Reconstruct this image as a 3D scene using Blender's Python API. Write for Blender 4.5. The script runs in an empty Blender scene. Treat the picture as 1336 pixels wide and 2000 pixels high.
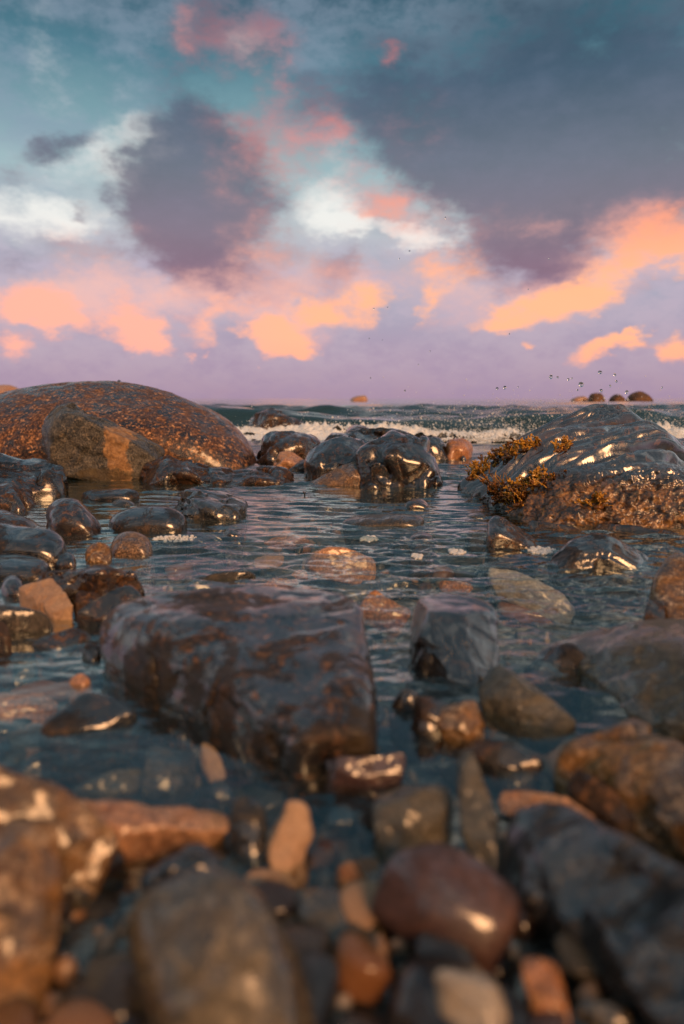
import bpy, bmesh, math, random
import numpy as np
from mathutils import Vector, Matrix, Euler
from mathutils.bvhtree import BVHTree

random.seed(7)
rng = np.random.default_rng(7)
SC = bpy.context.scene
COL = SC.collection
R = math.radians

# ------------------------------------------------------------------ camera
CAM_H = 0.32
PITCH = math.atan(222 / 1333.3)
FPX = 1333.3
cam_d = bpy.data.cameras.new('camera')
cam = bpy.data.objects.new('camera', cam_d)
COL.objects.link(cam)
cam.location = (0, 0, CAM_H)
cam.rotation_euler = (math.pi / 2 - PITCH, 0, 0)
cam_d.sensor_fit = 'VERTICAL'
cam_d.sensor_height = 36
cam_d.sensor_width = 24
cam_d.lens = 24
cam_d.clip_start = 0.01
cam_d.clip_end = 20000
cam_d.dof.use_dof = True
cam_d.dof.focus_distance = 2.0
cam_d.dof.aperture_fstop = 2.8
SC.camera = cam

C0 = np.array([0, 0, CAM_H])
FW = np.array([0, math.cos(PITCH), -math.sin(PITCH)])
UP = np.array([0, math.sin(PITCH), math.cos(PITCH)])
RT = np.array([1.0, 0, 0])

def ray(px, py):
    return FW + RT * ((px - 668) / FPX) + UP * ((1000 - py) / FPX)
def PY(px, py, Y):                      # point on the sight line at distance Y
    r = ray(px, py); return C0 + r * (Y / r[1])
def PZ(px, py, z=0.0):                  # point on the sight line at height z
    r = ray(px, py); return C0 + r * ((z - CAM_H) / r[2])
def PW(px, py, z):                      # the same, also for points below the water
    return PZ(px, py, z)
def YW(py): return PZ(668, py, 0)[1]

def S(r, g, b):                         # 8 bit sRGB to linear
    f = lambda c: c / 12.92 if c <= .04045 else ((c + .055) / 1.055) ** 2.4
    return (f(r / 255), f(g / 255), f(b / 255), 1)

# ------------------------------------------------------------------ view, sun
SC.view_settings.view_transform = 'Standard'
SC.view_settings.look = 'None'
SC.view_settings.exposure = 0.38
SC.view_settings.gamma = 1
SC.view_settings.use_curve_mapping = False
SC.render.engine = 'CYCLES'
SC.cycles.use_denoising = True
SC.cycles.max_bounces = 6
SC.cycles.diffuse_bounces = 2
SC.cycles.glossy_bounces = 3
SC.cycles.transmission_bounces = 8
SC.cycles.sample_clamp_indirect = 8

SUN_AZ = R(155)     # clockwise from +Y (the view): behind the camera, to the right
SUN_EL = R(27)
sun_d = bpy.data.lights.new('sun', 'SUN')
sun_d.energy = 2.8
sun_d.angle = R(24)
sun_d.color = (1.0, 0.50, 0.22)
sun = bpy.data.objects.new('sun', sun_d)
COL.objects.link(sun)
sdir = Vector((math.sin(SUN_AZ) * math.cos(SUN_EL), math.cos(SUN_AZ) * math.cos(SUN_EL), math.sin(SUN_EL)))
sun.rotation_euler = (-sdir).to_track_quat('-Z', 'Y').to_euler()

# ------------------------------------------------------------------ node helper
class NT:
    def __init__(s, tree): s.t = tree; s.n = tree.nodes; s.l = tree.links
    def put(s, node, i, v):
        if v is None: return
        if isinstance(v, bpy.types.NodeSocket): s.l.new(v, node.inputs[i])
        else: node.inputs[i].default_value = v
    def new(s, typ, ins=None, **kw):
        n = s.n.new(typ)
        for k, v in kw.items(): setattr(n, k, v)
        for i, v in (ins or {}).items(): s.put(n, i, v)
        return n
    def m(s, op, a, b=None, c=None, clamp=False):
        return s.new('ShaderNodeMath', {0: a, 1: b, 2: c}, operation=op, use_clamp=clamp).outputs[0]
    def vm(s, op, a, b=None):
        n = s.new('ShaderNodeVectorMath', {0: a, 1: b}, operation=op)
        return n.outputs['Value'] if op in ('LENGTH', 'DOT_PRODUCT') else n.outputs[0]
    def mix(s, f, a, b, blend='MIX'):
        n = s.new('ShaderNodeMix', data_type='RGBA', blend_type=blend)
        s.put(n, 0, f); s.put(n, 6, a); s.put(n, 7, b)
        return n.outputs[2]
    def mixf(s, f, a, b):
        n = s.new('ShaderNodeMix', data_type='FLOAT')
        s.put(n, 0, f); s.put(n, 2, a); s.put(n, 3, b)
        return n.outputs[0]
    def noise(s, vec, scale, detail=4, rough=.55, dist=0, out=0):
        n = s.new('ShaderNodeTexNoise', {'Vector': vec, 'Scale': scale, 'Detail': detail, 'Roughness': rough, 'Distortion': dist})
        return n.outputs[out]
    def ss(s, v, a, b):                  # smooth step
        return s.new('ShaderNodeMapRange', {0: v, 1: a, 2: b, 3: 0.0, 4: 1.0}, interpolation_type='SMOOTHSTEP').outputs[0]
    def ramp(s, v, stops):
        n = s.new('ShaderNodeValToRGB', {0: v}); e = n.color_ramp.elements
        while len(e) < len(stops): e.new(.5)
        for k, (p, c) in enumerate(stops): e[k].position = p; e[k].color = c
        return n.outputs[0]

# ------------------------------------------------------------------ sky
def build_world():
    w = bpy.data.worlds.new('World'); SC.world = w; w.use_nodes = True
    T = NT(w.node_tree); T.n.clear()
    dirv = T.new('ShaderNodeTexCoord').outputs['Generated']
    sep = T.new('ShaderNodeSeparateXYZ', {0: dirv}).outputs
    az = T.m('ARCTAN2', sep[0], sep[1]); el = T.m('ARCSINE', sep[2])
    uv = T.new('ShaderNodeCombineXYZ', {0: az, 1: el, 2: 0.0}).outputs[0]
    stre = T.new('ShaderNodeMapping', {0: dirv, 3: (1, 1, 1.9)}).outputs[0]
    # big slow warp and fine billows, in the sky's own directions
    w1 = T.noise(stre, 5.0, 3, .55, out=1)
    w2 = T.noise(stre, 16.0, 5, .62, out=1)
    wa = T.vm('MULTIPLY', T.vm('SUBTRACT', w1, (.5, .5, .5)), (.085, .06, 0))
    wb = T.vm('MULTIPLY', T.vm('SUBTRACT', w2, (.5, .5, .5)), (.085, .065, 0))
    uvw = T.vm('ADD', T.vm('ADD', uv, wa), wb)
    f1 = T.noise(stre, 9.0, 7, .62)
    f2 = T.noise(T.vm('ADD', stre, (3.1, 1.7, 4.2)), 24.0, 8, .68)
    fb = T.m('ADD', T.m('MULTIPLY', f1, .65), T.m('MULTIPLY', f2, .35))
    def field(blobs, v=uvw):
        acc = 0.0
        for (px, py, a, b, rot, wt) in blobs:
            r = ray(px, py); r = r / np.linalg.norm(r)
            c = (math.atan2(r[0], r[1]), math.asin(r[2]), 0)
            mp = T.new('ShaderNodeMapping', {0: v, 1: c, 2: (0, 0, R(rot)), 3: (a / FPX, b / FPX, 1)}, vector_type='TEXTURE').outputs[0]
            g = T.new('ShaderNodeTexGradient', {0: mp}, gradient_type='SPHERICAL').outputs['Fac']
            acc = T.m('MULTIPLY_ADD', g, wt, acc)
        return acc
    # outside the front the same kinds of cloud go on, driven by noise alone
    front = T.m('MULTIPLY', T.m('SUBTRACT', 1.0, T.ss(T.m('ABSOLUTE', az), .50, .80)), T.m('SUBTRACT', 1.0, T.ss(el, .48, .75)))
    away = T.m('SUBTRACT', 1.0, front)
    gen = T.noise(T.vm('ADD', stre, (7.3, 2.2, .4)), 3.4, 6, .62)
    gen2 = T.noise(T.vm('ADD', stre, (1.3, 9.2, 5.4)), 3.1, 5, .6)
    # clear sky: Nishita, toned by the evening's gradient
    nish = T.new('ShaderNodeTexSky', sky_type='NISHITA', sun_disc=False, sun_elevation=SUN_EL, sun_rotation=SUN_AZ, air_density=1.2, dust_density=2.0, ozone_density=2.5).outputs[0]
    nish = T.vm('MULTIPLY', nish, (.08, .08, .08))
    nz = T.m('SUBTRACT', fb, .5)
    def edge(fld, k):              # the billows bite into a cloud's rim, not into open sky
        return T.m('ADD', fld, T.m('MULTIPLY', T.m('MULTIPLY', nz, k), T.m('MULTIPLY', fld, 2.2, clamp=True)))
    e01 = T.m('ADD', T.m('MULTIPLY', el, 1 / R(60)), T.m('MULTIPLY', T.m('SUBTRACT', f1, .5), .07))
    grad = T.ramp(e01, [(0.0, S(164, 138, 158)), (.04, S(172, 150, 168)), (.10, S(176, 160, 176)), (.16, S(176, 164, 180)), (.215, S(176, 182, 186)), (.27, S(150, 174, 178)),
                        (.33, S(112, 146, 154)), (.39, S(72, 114, 128)), (.46, S(32, 74, 90)), (.55, S(46, 90, 106)), (.75, S(66, 104, 120)), (1.0, S(84, 118, 132))])
    col = T.mix(.92, nish, grad)
    # bluish banks low over the sea, soft
    col = T.mix(T.m('MULTIPLY', T.ss(fb, .40, .62), .5), col, T.mix(T.ss(el, .05, .16), S(146, 124, 152), S(136, 150, 168)))
    # cream white breaks
    wh = field([(20, 425, 210, 52, -3, 1.3), (150, 432, 120, 42, 0, .9), (215, 300, 110, 62, 28, 1.1), (300, 262, 70, 50, 40, .8), (235, 345, 60, 40, 0, .5), (60, 340, 160, 70, 0, .4),
                (625, 420, 120, 62, -10, 1.5), (690, 455, 100, 26, 0, 1.3), (835, 456, 90, 24, 0, 1.7), (880, 402, 70, 36, 10, .8), (660, 345, 70, 70, 0, .7), (520, 460, 60, 40, 0, .5),
                (500, 120, 50, 60, 0, .55), (70, 100, 60, 110, -10, .35), (560, 500, 120, 40, 0, .5), (180, 170, 160, 60, 10, .3)])
    wh = T.m('ADD', wh, T.m('MULTIPLY', T.m('MULTIPLY', T.ss(gen, .51, .36), 1.9), away))
    whm = T.ss(edge(wh, 3.4), .05, 1.6)
    col = T.mix(T.m('MULTIPLY', whm, .82), col, S(232, 230, 224))
    # dark slate and mauve clouds
    dk = field([(375, 230, 100, 120, 15, 1.0), (360, 330, 180, 120, 20, 1.3), (260, 345, 90, 60, 20, .9), (340, 420, 180, 120, 0, 1.2), (410, 500, 190, 100, -18, 1.3), (440, 565, 160, 60, -8, 1.1), (520, 420, 110, 120, 0, .7),
                (470, 330, 110, 120, 20, .75), (110, 292, 80, 34, 18, 1.1), (30, 345, 70, 30, 10, .5), (155, 415, 24, 18, 0, .7), (430, 60, 130, 90, 10, .55),
                (620, 205, 110, 60, 0, .8), (760, 210, 120, 120, 0, .8), (860, 280, 190, 120, -20, .9), (1000, 230, 340, 190, -12, 1.0), (1180, 310, 340, 170, -8, 1.2), (1290, 180, 320, 280, 0, .9), (960, 370, 210, 80, -12, .9), (1180, 400, 260, 70, -10, .9),
                (1020, 500, 150, 80, -12, 1.5), (1090, 540, 100, 46, -10, .9), (1130, 470, 150, 60, -4, .8), (940, 470, 100, 50, 0, .6), (655, 545, 70, 60, 20, .9), (690, 510, 50, 50, 30, .6), (600, 575, 60, 30, 0, .4),
                (1080, 60, 300, 140, 0, .5), (20, 500, 150, 40, 0, .4), (230, 505, 130, 40, -5, .4), (370, 625, 60, 26, 0, .6), (530, 610, 40, 22, 0, .5), (1240, 560, 120, 30, 0, .4), (870, 600, 60, 40, 0, .3), (590, 500, 70, 26, 0, .4)])
    dk = T.m('ADD', T.m('MULTIPLY', dk, front), T.m('MULTIPLY', T.m('MULTIPLY', T.ss(gen, .46, .72), .85), away))
    dkm = T.ss(edge(dk, 3.4), .0, 1.35)
    dcol = T.ramp(T.m('MULTIPLY', el, 1 / R(30)), [(.0, S(152, 126, 152)), (.22, S(150, 128, 154)), (.32, S(134, 104, 122)), (.45, S(122, 110, 126)), (.58, S(104, 108, 124)), (.75, S(74, 92, 112)), (.95, S(38, 68, 84))])
    dcol = T.mix(.55, dcol, T.ramp(fb, [(.34, S(112, 110, 116)), (.66, S(176, 170, 172))]), 'SOFT_LIGHT')
    col = T.mix(T.m('MULTIPLY', dkm, .86), col, dcol)
    # soft pink light inside the clouds
    pk = field([(60, 590, 170, 80, -6, 1.0), (180, 570, 150, 70, 0, .8), (290, 590, 150, 80, 0, .9), (430, 590, 170, 70, -6, 1.0), (500, 510, 80, 110, 20, .8), (600, 560, 160, 110, 10, 1.0), (720, 560, 90, 80, 0, .8), (560, 650, 110, 60, -10, .9),
                (860, 530, 110, 110, -10, .9), (1000, 590, 180, 60, 0, .9), (1180, 540, 170, 70, 10, .9), (1290, 460, 140, 90, 10, 1.0), (1080, 440, 200, 50, -5, .7), (760, 400, 130, 80, -12, .9), (600, 290, 150, 110, -10, .9), (480, 240, 110, 90, 30, .6), (520, 360, 90, 90, 0, .5),
                (440, 90, 150, 90, 15, .7), (530, 120, 90, 70, 0, .6), (820, 240, 90, 70, 0, .5), (430, 360, 60, 60, 0, .35), (180, 470, 160, 50, 0, .5)])
    pk = T.m('ADD', T.m('MULTIPLY', pk, front), T.m('MULTIPLY', T.m('MULTIPLY', T.ss(gen2, .50, .72), T.m('SUBTRACT', 1.0, T.ss(el, .15, .6))), T.m('MULTIPLY', away, .8)))
    pkm = T.ss(edge(pk, 4.0), .0, 1.6)
    pcol = T.ramp(T.m('MULTIPLY', el, 1 / R(30)), [(.05, S(236, 172, 164)), (.28, S(238, 182, 168)), (.42, S(232, 166, 150)), (.62, S(206, 132, 126)), (.9, S(150, 96, 106))])
    col = T.mix(T.m('MULTIPLY', pkm, .70), col, pcol)
    # bright orange undersides
    og = field([(370, 72, 60, 34, -20, .7), (550, 118, 46, 40, 30, .6), (765, 118, 34, 28, 20, 1.3), (560, 183, 40, 26, 0, .6), (600, 275, 80, 46, 0, .7), (680, 275, 50, 60, 0, .9), (560, 345, 40, 70, 10, .7),
                (750, 385, 70, 40, -25, .9), (710, 435, 50, 28, 0, .8), (780, 430, 60, 26, -10, .6), (480, 480, 36, 60, 0, .5), (515, 505, 26, 18, 0, .6),
                (640, 608, 140, 44, 4, 1.6), (740, 575, 60, 44, 0, 1.1), (600, 600, 80, 50, 0, .8), (560, 672, 95, 34, -8, 2.1), (600, 688, 54, 18, 0, 1.5), (520, 650, 54, 32, 0, 1.1),
                (845, 570, 46, 64, -10, 1.2), (880, 510, 90, 44, -5, 1.2), (830, 600, 30, 26, 0, .9), (1080, 588, 170, 38, 7, 1.8), (1150, 560, 90, 44, 14, 1.2), (990, 612, 70, 34, 0, 1.1), (1210, 525, 80, 36, 18, 1.1), (1270, 460, 100, 56, 14, 1.5), (1325, 470, 70, 70, 0, 1.4), (1300, 505, 80, 30, 0, 1.0), (1060, 415, 120, 22, 0, .4),
                (1195, 680, 95, 26, 12, 2.4), (1250, 655, 34, 16, 20, 1.4), (1326, 690, 44, 36, 0, 2.4), (1042, 662, 24, 9, 14, 1.5), (1300, 552, 40, 12, 8, .9),
                (60, 585, 90, 50, -10, 1.5), (130, 622, 90, 38, -10, 1.9), (25, 672, 54, 32, 10, 2.0), (10, 600, 70, 40, 0, 1.3), (265, 622, 74, 54, -15, 2.0), (285, 655, 60, 38, 0, 1.7), (400, 640, 60, 36, 20, 1.4), (430, 610, 70, 30, 0, .8), (470, 595, 60, 30, 0, .7), (330, 575, 90, 26, -10, .5), (345, 692, 16, 9, 0, 1.2), (380, 690, 9, 6, 0, 1.0), (505, 718, 12, 6, 0, 1.2)])
    og = T.m('ADD', T.m('MULTIPLY', og, front), T.m('MULTIPLY', T.m('MULTIPLY', T.ss(gen2, .56, .76), T.m('SUBTRACT', 1.0, T.ss(el, .12, .45))), T.m('MULTIPLY', away, .9)))
    ogm = T.ss(edge(og, 4.6), .15, T.mixf(T.ss(el, .10, .30), 1.8, 2.5))
    ocol = T.ramp(T.m('MULTIPLY', el, 1 / R(30)), [(.05, S(255, 166, 132)), (.16, S(255, 178, 134)), (.30, S(255, 178, 132)), (.42, S(246, 158, 124)), (.62, S(222, 132, 120)), (.9, S(176, 104, 108))])
    ocol = T.mix(T.m('MULTIPLY', T.ss(az, .05, -.30), .6), ocol, S(240, 168, 158))
    col = T.mix(T.m('MULTIPLY', ogm, .92), col, ocol)
    below = T.ss(el, -.06, -.01)
    col = T.mix(below, S(40, 44, 48), col)
    bg = T.new('ShaderNodeBackground', {0: col, 1: .94})
    out = T.new('ShaderNodeOutputWorld'); T.l.new(bg.outputs[0], out.inputs[0])
    w.cycles.sampling_method = 'NONE'
build_world()

# ------------------------------------------------------------------ noise and meshes
PERM = np.random.default_rng(3).permutation(512).astype(np.int64)
GR = np.random.default_rng(5).normal(size=(512, 3)); GR /= np.linalg.norm(GR, axis=1)[:, None]
def perlin(p):
    i = np.floor(p).astype(np.int64); f = p - i
    u = f * f * f * (f * (f * 6 - 15) + 10)
    out = np.zeros(len(p))
    for dx in (0, 1):
        wx = u[:, 0] if dx else 1 - u[:, 0]
        for dy in (0, 1):
            wy = u[:, 1] if dy else 1 - u[:, 1]
            for dz in (0, 1):
                wz = u[:, 2] if dz else 1 - u[:, 2]
                h = PERM[(PERM[(PERM[(i[:, 0] + dx) & 511] + i[:, 1] + dy) & 511] + i[:, 2] + dz) & 511]
                g = GR[h]
                out += wx * wy * wz * (g[:, 0] * (f[:, 0] - dx) + g[:, 1] * (f[:, 1] - dy) + g[:, 2] * (f[:, 2] - dz))
    return out
def fbm(p, octs=4, gain=.5, ridged=False):
    s = np.zeros(len(p)); a = 1.0
    for k in range(octs):
        n = perlin(p * (2.03 ** k) + 17.3 * k)
        s += a * ((0.35 - np.abs(n)) * 2 if ridged else n)
        a *= gain
    return s

ICO = {}
def ico(level):
    if level not in ICO:
        bm = bmesh.new(); bmesh.ops.create_icosphere(bm, subdivisions=level, radius=1)
        v = np.array([q.co[:] for q in bm.verts]); f = np.array([[q.index for q in x.verts] for x in bm.faces]); bm.free()
        ICO[level] = (v / np.linalg.norm(v, axis=1)[:, None], f)
    return ICO[level]
def normals(v, f):
    n = np.cross(v[f[:, 1]] - v[f[:, 0]], v[f[:, 2]] - v[f[:, 0]])
    o = np.zeros_like(v)
    for k in range(3): np.add.at(o, f[:, k], n)
    return o / (np.linalg.norm(o, axis=1)[:, None] + 1e-12)
def tri_mesh(name, v, f, mat=None, smooth=True):
    v = np.asarray(v, dtype=np.float32); f = np.asarray(f, dtype=np.int32); k = f.shape[1]
    me = bpy.data.meshes.new(name)
    me.vertices.add(len(v)); me.vertices.foreach_set('co', v.ravel())
    me.loops.add(f.size); me.loops.foreach_set('vertex_index', f.ravel())
    me.polygons.add(len(f)); me.polygons.foreach_set('loop_start', np.arange(0, f.size, k, dtype=np.int32))
    me.polygons.foreach_set('use_smooth', np.full(len(f), smooth))
    me.update(calc_edges=True)
    if mat: me.materials.append(mat)
    return me
def link(name, me, loc=(0, 0, 0), parent=None):
    o = bpy.data.objects.new(name, me); COL.objects.link(o); o.location = loc
    if parent: o.parent = parent
    return o
def tag(o, label=None, cat=None, group=None, kind=None):
    for k, v in (('label', label), ('category', cat), ('group', group), ('kind', kind)):
        if v: o[k] = v
    return o

def hull_planes(q):
    bm = bmesh.new()
    for p in q: bm.verts.new(p)
    bmesh.ops.convex_hull(bm, input=bm.verts[:], use_existing_faces=False)
    bm.normal_update()
    N = []; D = []
    for fc in bm.faces:
        if fc.calc_area() < 1e-6: continue
        n = np.array(fc.normal[:]); d = n @ np.array(fc.verts[0].co[:])
        if d < 0: n, d = -n, -d
        if d < 1e-3: continue
        if any(n @ m > .992 for m in N): continue
        N.append(n); D.append(d)
    bm.free()
    return np.array(N), np.array(D)

def star(pts, level, p, chip=0):
    pts = np.asarray(pts, float)
    lo, hi = pts.min(0), pts.max(0); c = (lo + hi) / 2; s = (hi - lo) / 2 + 1e-4
    q = (pts - c) / s
    c2 = q.mean(0) * .5; q = q - c2
    N, D = hull_planes(q)
    if chip:                              # knock corners off: extra cutting planes just inside the hull
        g = np.random.default_rng(int(abs(q).sum() * 1e4) % 99991)
        m = g.normal(size=(chip, 3)); m /= np.linalg.norm(m, axis=1)[:, None]
        N = np.vstack([N, m]); D = np.concatenate([D, (q @ m.T).max(0) * g.uniform(.88, .98, chip)])
    dv, f = ico(level)
    A = np.maximum(dv @ N.T / D, 0)
    r = (A ** p).sum(1) ** (-1 / p)
    v = dv * r[:, None] + c2
    a, b = v.min(0), v.max(0); qa, qb = q.min(0) + c2, q.max(0) + c2
    v = (v - a) / (b - a) * (qb - qa) + qa        # rounding must not shrink the stone
    return v * s + c, f

def roughen(v, f, seed, size, lump=.055, mid=.012, fine=.0022, strata=None, folds=None, crack=0.0, freq=1.0, jag=0.0, cells=30):
    if jag:                          # broken faces: each cell of the surface is cut back to its own tilted plane
        n = normals(v, f); g = np.random.default_rng(seed + 900)
        for K, am, bl in ((cells, jag, .85), (cells * 4, jag * .35, .7)):
            i = g.integers(0, len(v), K); ns = n[i] + g.normal(size=(K, 3)) * .22; ns /= np.linalg.norm(ns, axis=1)[:, None]
            w = v + .04 * size * np.column_stack([perlin(v / size * 6 + k * 9.1 + seed) for k in range(3)])
            near = np.argmin((w ** 2).sum(1)[:, None] - 2 * w @ v[i].T + (v[i] ** 2).sum(1)[None], axis=1)
            dn = ((v[i][near] - v) * ns[near]).sum(1) / np.maximum((n * ns[near]).sum(1), .35)
            v = v + n * (np.clip(dn, -am * size, am * size) * bl)[:, None]
            n = normals(v, f)
    n = normals(v, f); off = np.array([seed * 3.17, seed * 1.31, seed * 7.7])
    q = v / size * freq
    d = lump * fbm(q * 1.6 + off, 2) + mid * (.6 * fbm(q * 5 + off, 3) + .6 * fbm(q * 3.2 + off + 5, 3, .5, True)) + fine * fbm(q * 18 + off, 3, .6)
    if crack:
        d -= crack * np.clip(.10 - np.abs(perlin(q * 2.2 + off + .3 * fbm(q * 4 + off, 2)[:, None])), 0, .1) * 10
    if strata:                       # broken bedding: (axis, layers per size, amplitude)
        ax, fr, am = strata; ax = np.array(ax, float); ax /= np.linalg.norm(ax)
        t = q @ ax * fr + .35 * fbm(q * 2.5 + off, 2)
        k = np.floor(t); u = t - k
        st = np.sin(k * 12.9898 + seed) * 43758.5; st = st - np.floor(st)
        st2 = np.sin((k + 1) * 12.9898 + seed) * 43758.5; st2 = st2 - np.floor(st2)
        w = np.clip((u - .75) * 4, 0, 1); w = w * w * (3 - 2 * w)
        d += am * ((st * (1 - w) + st2 * w) - .5)
    v = v + n * (d * size)[:, None]
    if folds: v = folds(v, n)
    return v

SEED = [0]
ROCKS = {}
def add_rock(name, label, cat, v, f, mat, group=None, base=None):
    lo, hi = v.min(0), v.max(0)
    o0 = np.array([(lo[0] + hi[0]) / 2, (lo[1] + hi[1]) / 2, lo[2]])
    me = tri_mesh(name, v - o0, f, mat)
    o = link(name, me, o0)
    tag(o, label, cat, group)
    return o

def rock(name, label, mat, pts, zb=None, level=6, p=14, cat='rock', foot=.92, group=None, key=None, chip=None, **kw):
    """convex body through the given world points, carried down to zb, with rounded edges and relief"""
    SEED[0] += 1
    pts = np.array(pts, float)
    if zb is not None:
        c = pts[:, :2].mean(0)
        ft = np.column_stack([(pts[:, :2] - c) * foot + c, np.full(len(pts), zb)])
        pts = np.vstack([pts, ft])
    v, f = star(pts, level, p * 1.9 if p >= 13 else p, (12 if p >= 13 else 6) if chip is None else chip)
    size = float(np.cbrt(np.prod(v.max(0) - v.min(0))))
    kw.setdefault('jag', .05 if p >= 18 else (.03 if p >= 13 else 0))
    v = roughen(v, f, SEED[0], size, **kw)
    o = add_rock(name, label, cat, v, f, mat, group)
    if key: ROCKS[key] = (v, f)
    return o

def sil(outline, wl, D, mid=.45, fs=.72, fz=.62, bs=.8, bz=.75):
    """outline pixels at mid depth, a smaller front face on the waterline row wl and a back face"""
    Y0 = YW(wl)
    m = np.array([PY(x, y, Y0 + D * mid) for x, y in outline])
    c = m.mean(0); zl = m[:, 2].min()
    def face(sx, sz, Y):
        q = m.copy(); q[:, 0] = c[0] * (Y / (Y0 + D * mid)) + (m[:, 0] - c[0]) * sx; q[:, 2] = zl + (m[:, 2] - zl) * sz; q[:, 1] = Y
        return q
    return np.vstack([m, face(fs, fz, Y0), face(bs, bz, Y0 + D)])

def peb(name, label, mat, cx, cy, a, b, rot=0, z=0.0, th=.75, level=5, p=7, cat='stone', group=None, nfac=15, tilt=0, **kw):
    """rounded stone whose outline half axes are a, b pixels (turned by rot), centred at height z"""
    SEED[0] += 1
    c = PW(cx, cy, z); r = ray(cx, cy); dist = np.linalg.norm(c - C0) / np.linalg.norm(r)
    s = dist / FPX
    d = r / np.linalg.norm(r); rt = np.cross(d, [0, 0, 1]); rt /= np.linalg.norm(rt); up = np.cross(rt, d)
    e1 = rt * math.cos(R(rot)) + up * math.sin(R(rot)); e2 = -rt * math.sin(R(rot)) + up * math.cos(R(rot))
    g = np.random.default_rng(SEED[0] + 100)
    dv, f = ico(level)
    n = g.normal(size=(nfac, 3)); n /= np.linalg.norm(n, axis=1)[:, None]
    n = np.vstack([n, np.eye(3), -np.eye(3)])
    D = np.concatenate([g.uniform(.88, 1.10, nfac), np.full(6, 1.12)])
    p = p * 1.5
    A = np.maximum(dv @ n.T / D, 0); rr = (A ** p).sum(1) ** (-1 / p)
    k = (dv * rr[:, None]); k /= np.abs(k).max(0)
    v = c + k[:, :1] * a * s * e1 + k[:, 1:2] * b * s * e2 + k[:, 2:] * min(a, b) * s * th * d
    size = float((a * b * min(a, b)) ** (1 / 3) * s * 2); kw.setdefault('lump', .08); kw.setdefault('mid', .03)
    v = roughen(v, f, SEED[0], size, **kw)
    return add_rock(name, label, cat, v, f, mat, group)

# ------------------------------------------------------------------ materials
def mat_base(name):
    m = bpy.data.materials.new(name); m.use_nodes = True
    T = NT(m.node_tree); T.n.clear()
    out = T.new('ShaderNodeOutputMaterial')
    return m, T, out
def rock_mat(name, c1, c2, c3, big=9, fine=120, speck=.35, rough=(.10, .45), bump=.35, streak=None, blotch=None, vein=0, coat=.0, patch=(.47, .56)):
    m, T, out = mat_base(name)
    tc = T.new('ShaderNodeTexCoord').outputs['Object']
    rnd = T.new('ShaderNodeObjectInfo').outputs['Random']
    v = T.vm('ADD', tc, T.vm('MULTIPLY', T.new('ShaderNodeCombineXYZ', {0: rnd, 1: rnd, 2: rnd}).outputs[0], (31, 17, 23)))
    if streak: vs = T.new('ShaderNodeMapping', {0: v, 2: streak[0], 3: streak[1]}).outputs[0]
    else: vs = v
    n1 = T.noise(vs, big * 1.8, 6, .65, .6)
    n2 = T.noise(vs, big * 5.5, 6, .68, .9)
    n3 = T.noise(v, fine * 1.8, 5, .75)
    c = T.mix(T.ss(n1, .38, .64), (*c1, 1), (*c2, 1))
    c = T.mix(T.ss(T.m('ADD', T.m('MULTIPLY', n2, .7), T.m('MULTIPLY', n3, .3)), .50, .64), c, (*c3, 1))
    sp = T.ss(n3, .40, .66)
    c = T.mix(min(1, speck * 1.5), c, T.mix(sp, (0.22, 0.19, .17, 1), (1.75, 1.62, 1.5, 1)), 'MULTIPLY')
    if vein:
        vn = T.m('ABSOLUTE', T.m('SUBTRACT', T.noise(vs, big * .8, 3, .5, 1.2), .5))
        c = T.mix(T.m('MULTIPLY', T.m('SUBTRACT', 1.0, T.ss(vn, .004, .02)), vein), c, (.30, .26, .20, 1))
    dull = None
    for (sc_, rad, colr, lo) in (blotch or []):      # patches of another colour and algae, each at its own place on the stone
        pos = T.new('ShaderNodeNewGeometry').outputs['Position']
        wob = T.vm('MULTIPLY', T.vm('SUBTRACT', T.noise(pos, 1.1 / min(rad), 6, .7, out=1), (.5, .5, .5)), tuple(1.5 * q for q in rad))
        mp = T.new('ShaderNodeMapping', {0: T.vm('ADD', pos, wob), 1: tuple(sc_), 3: tuple(rad)}, vector_type='TEXTURE').outputs[0]
        g = T.ss(T.new('ShaderNodeTexGradient', {0: mp}, gradient_type='SPHERICAL').outputs['Fac'], lo, lo + .2)
        c = T.mix(T.m('MULTIPLY', g, T.m('ADD', .55, T.m('MULTIPLY', T.ss(n1, .35, .6), .4))), c, T.mix(T.ss(n2, .35, .65), (*colr, 1), (colr[0] * .45, colr[1] * .4, colr[2] * .35, 1)))
        dull = g if dull is None else T.m('MAXIMUM', dull, g)
    wet = T.ss(T.m('ADD', T.m('MULTIPLY', n1, .72), T.m('MULTIPLY', n2, .28)), *patch)
    if dull is not None: wet = T.m('MAXIMUM', wet, T.m('MULTIPLY', dull, .9))
    ro = T.mixf(wet, rough[0], rough[1])
    hgt = T.m('ADD', T.m('MULTIPLY', n3, .45), T.m('MULTIPLY', n2, .8))
    bp = T.new('ShaderNodeBump', {'Strength': min(1, bump * 1.9), 'Distance': .005, 'Height': hgt}).outputs[0]
    b = T.new('ShaderNodeBsdfPrincipled', {'Base Color': c, 'Roughness': ro, 'Normal': bp, 'IOR': 1.4, 'Coat Weight': T.m('MULTIPLY', T.m('SUBTRACT', 1.0, wet), min(1, coat * 3.6)), 'Coat IOR': 1.85, 'Coat Roughness': T.mixf(n2, .06, .26)})
    T.l.new(b.outputs[0], out.inputs[0])
    return m

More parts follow.
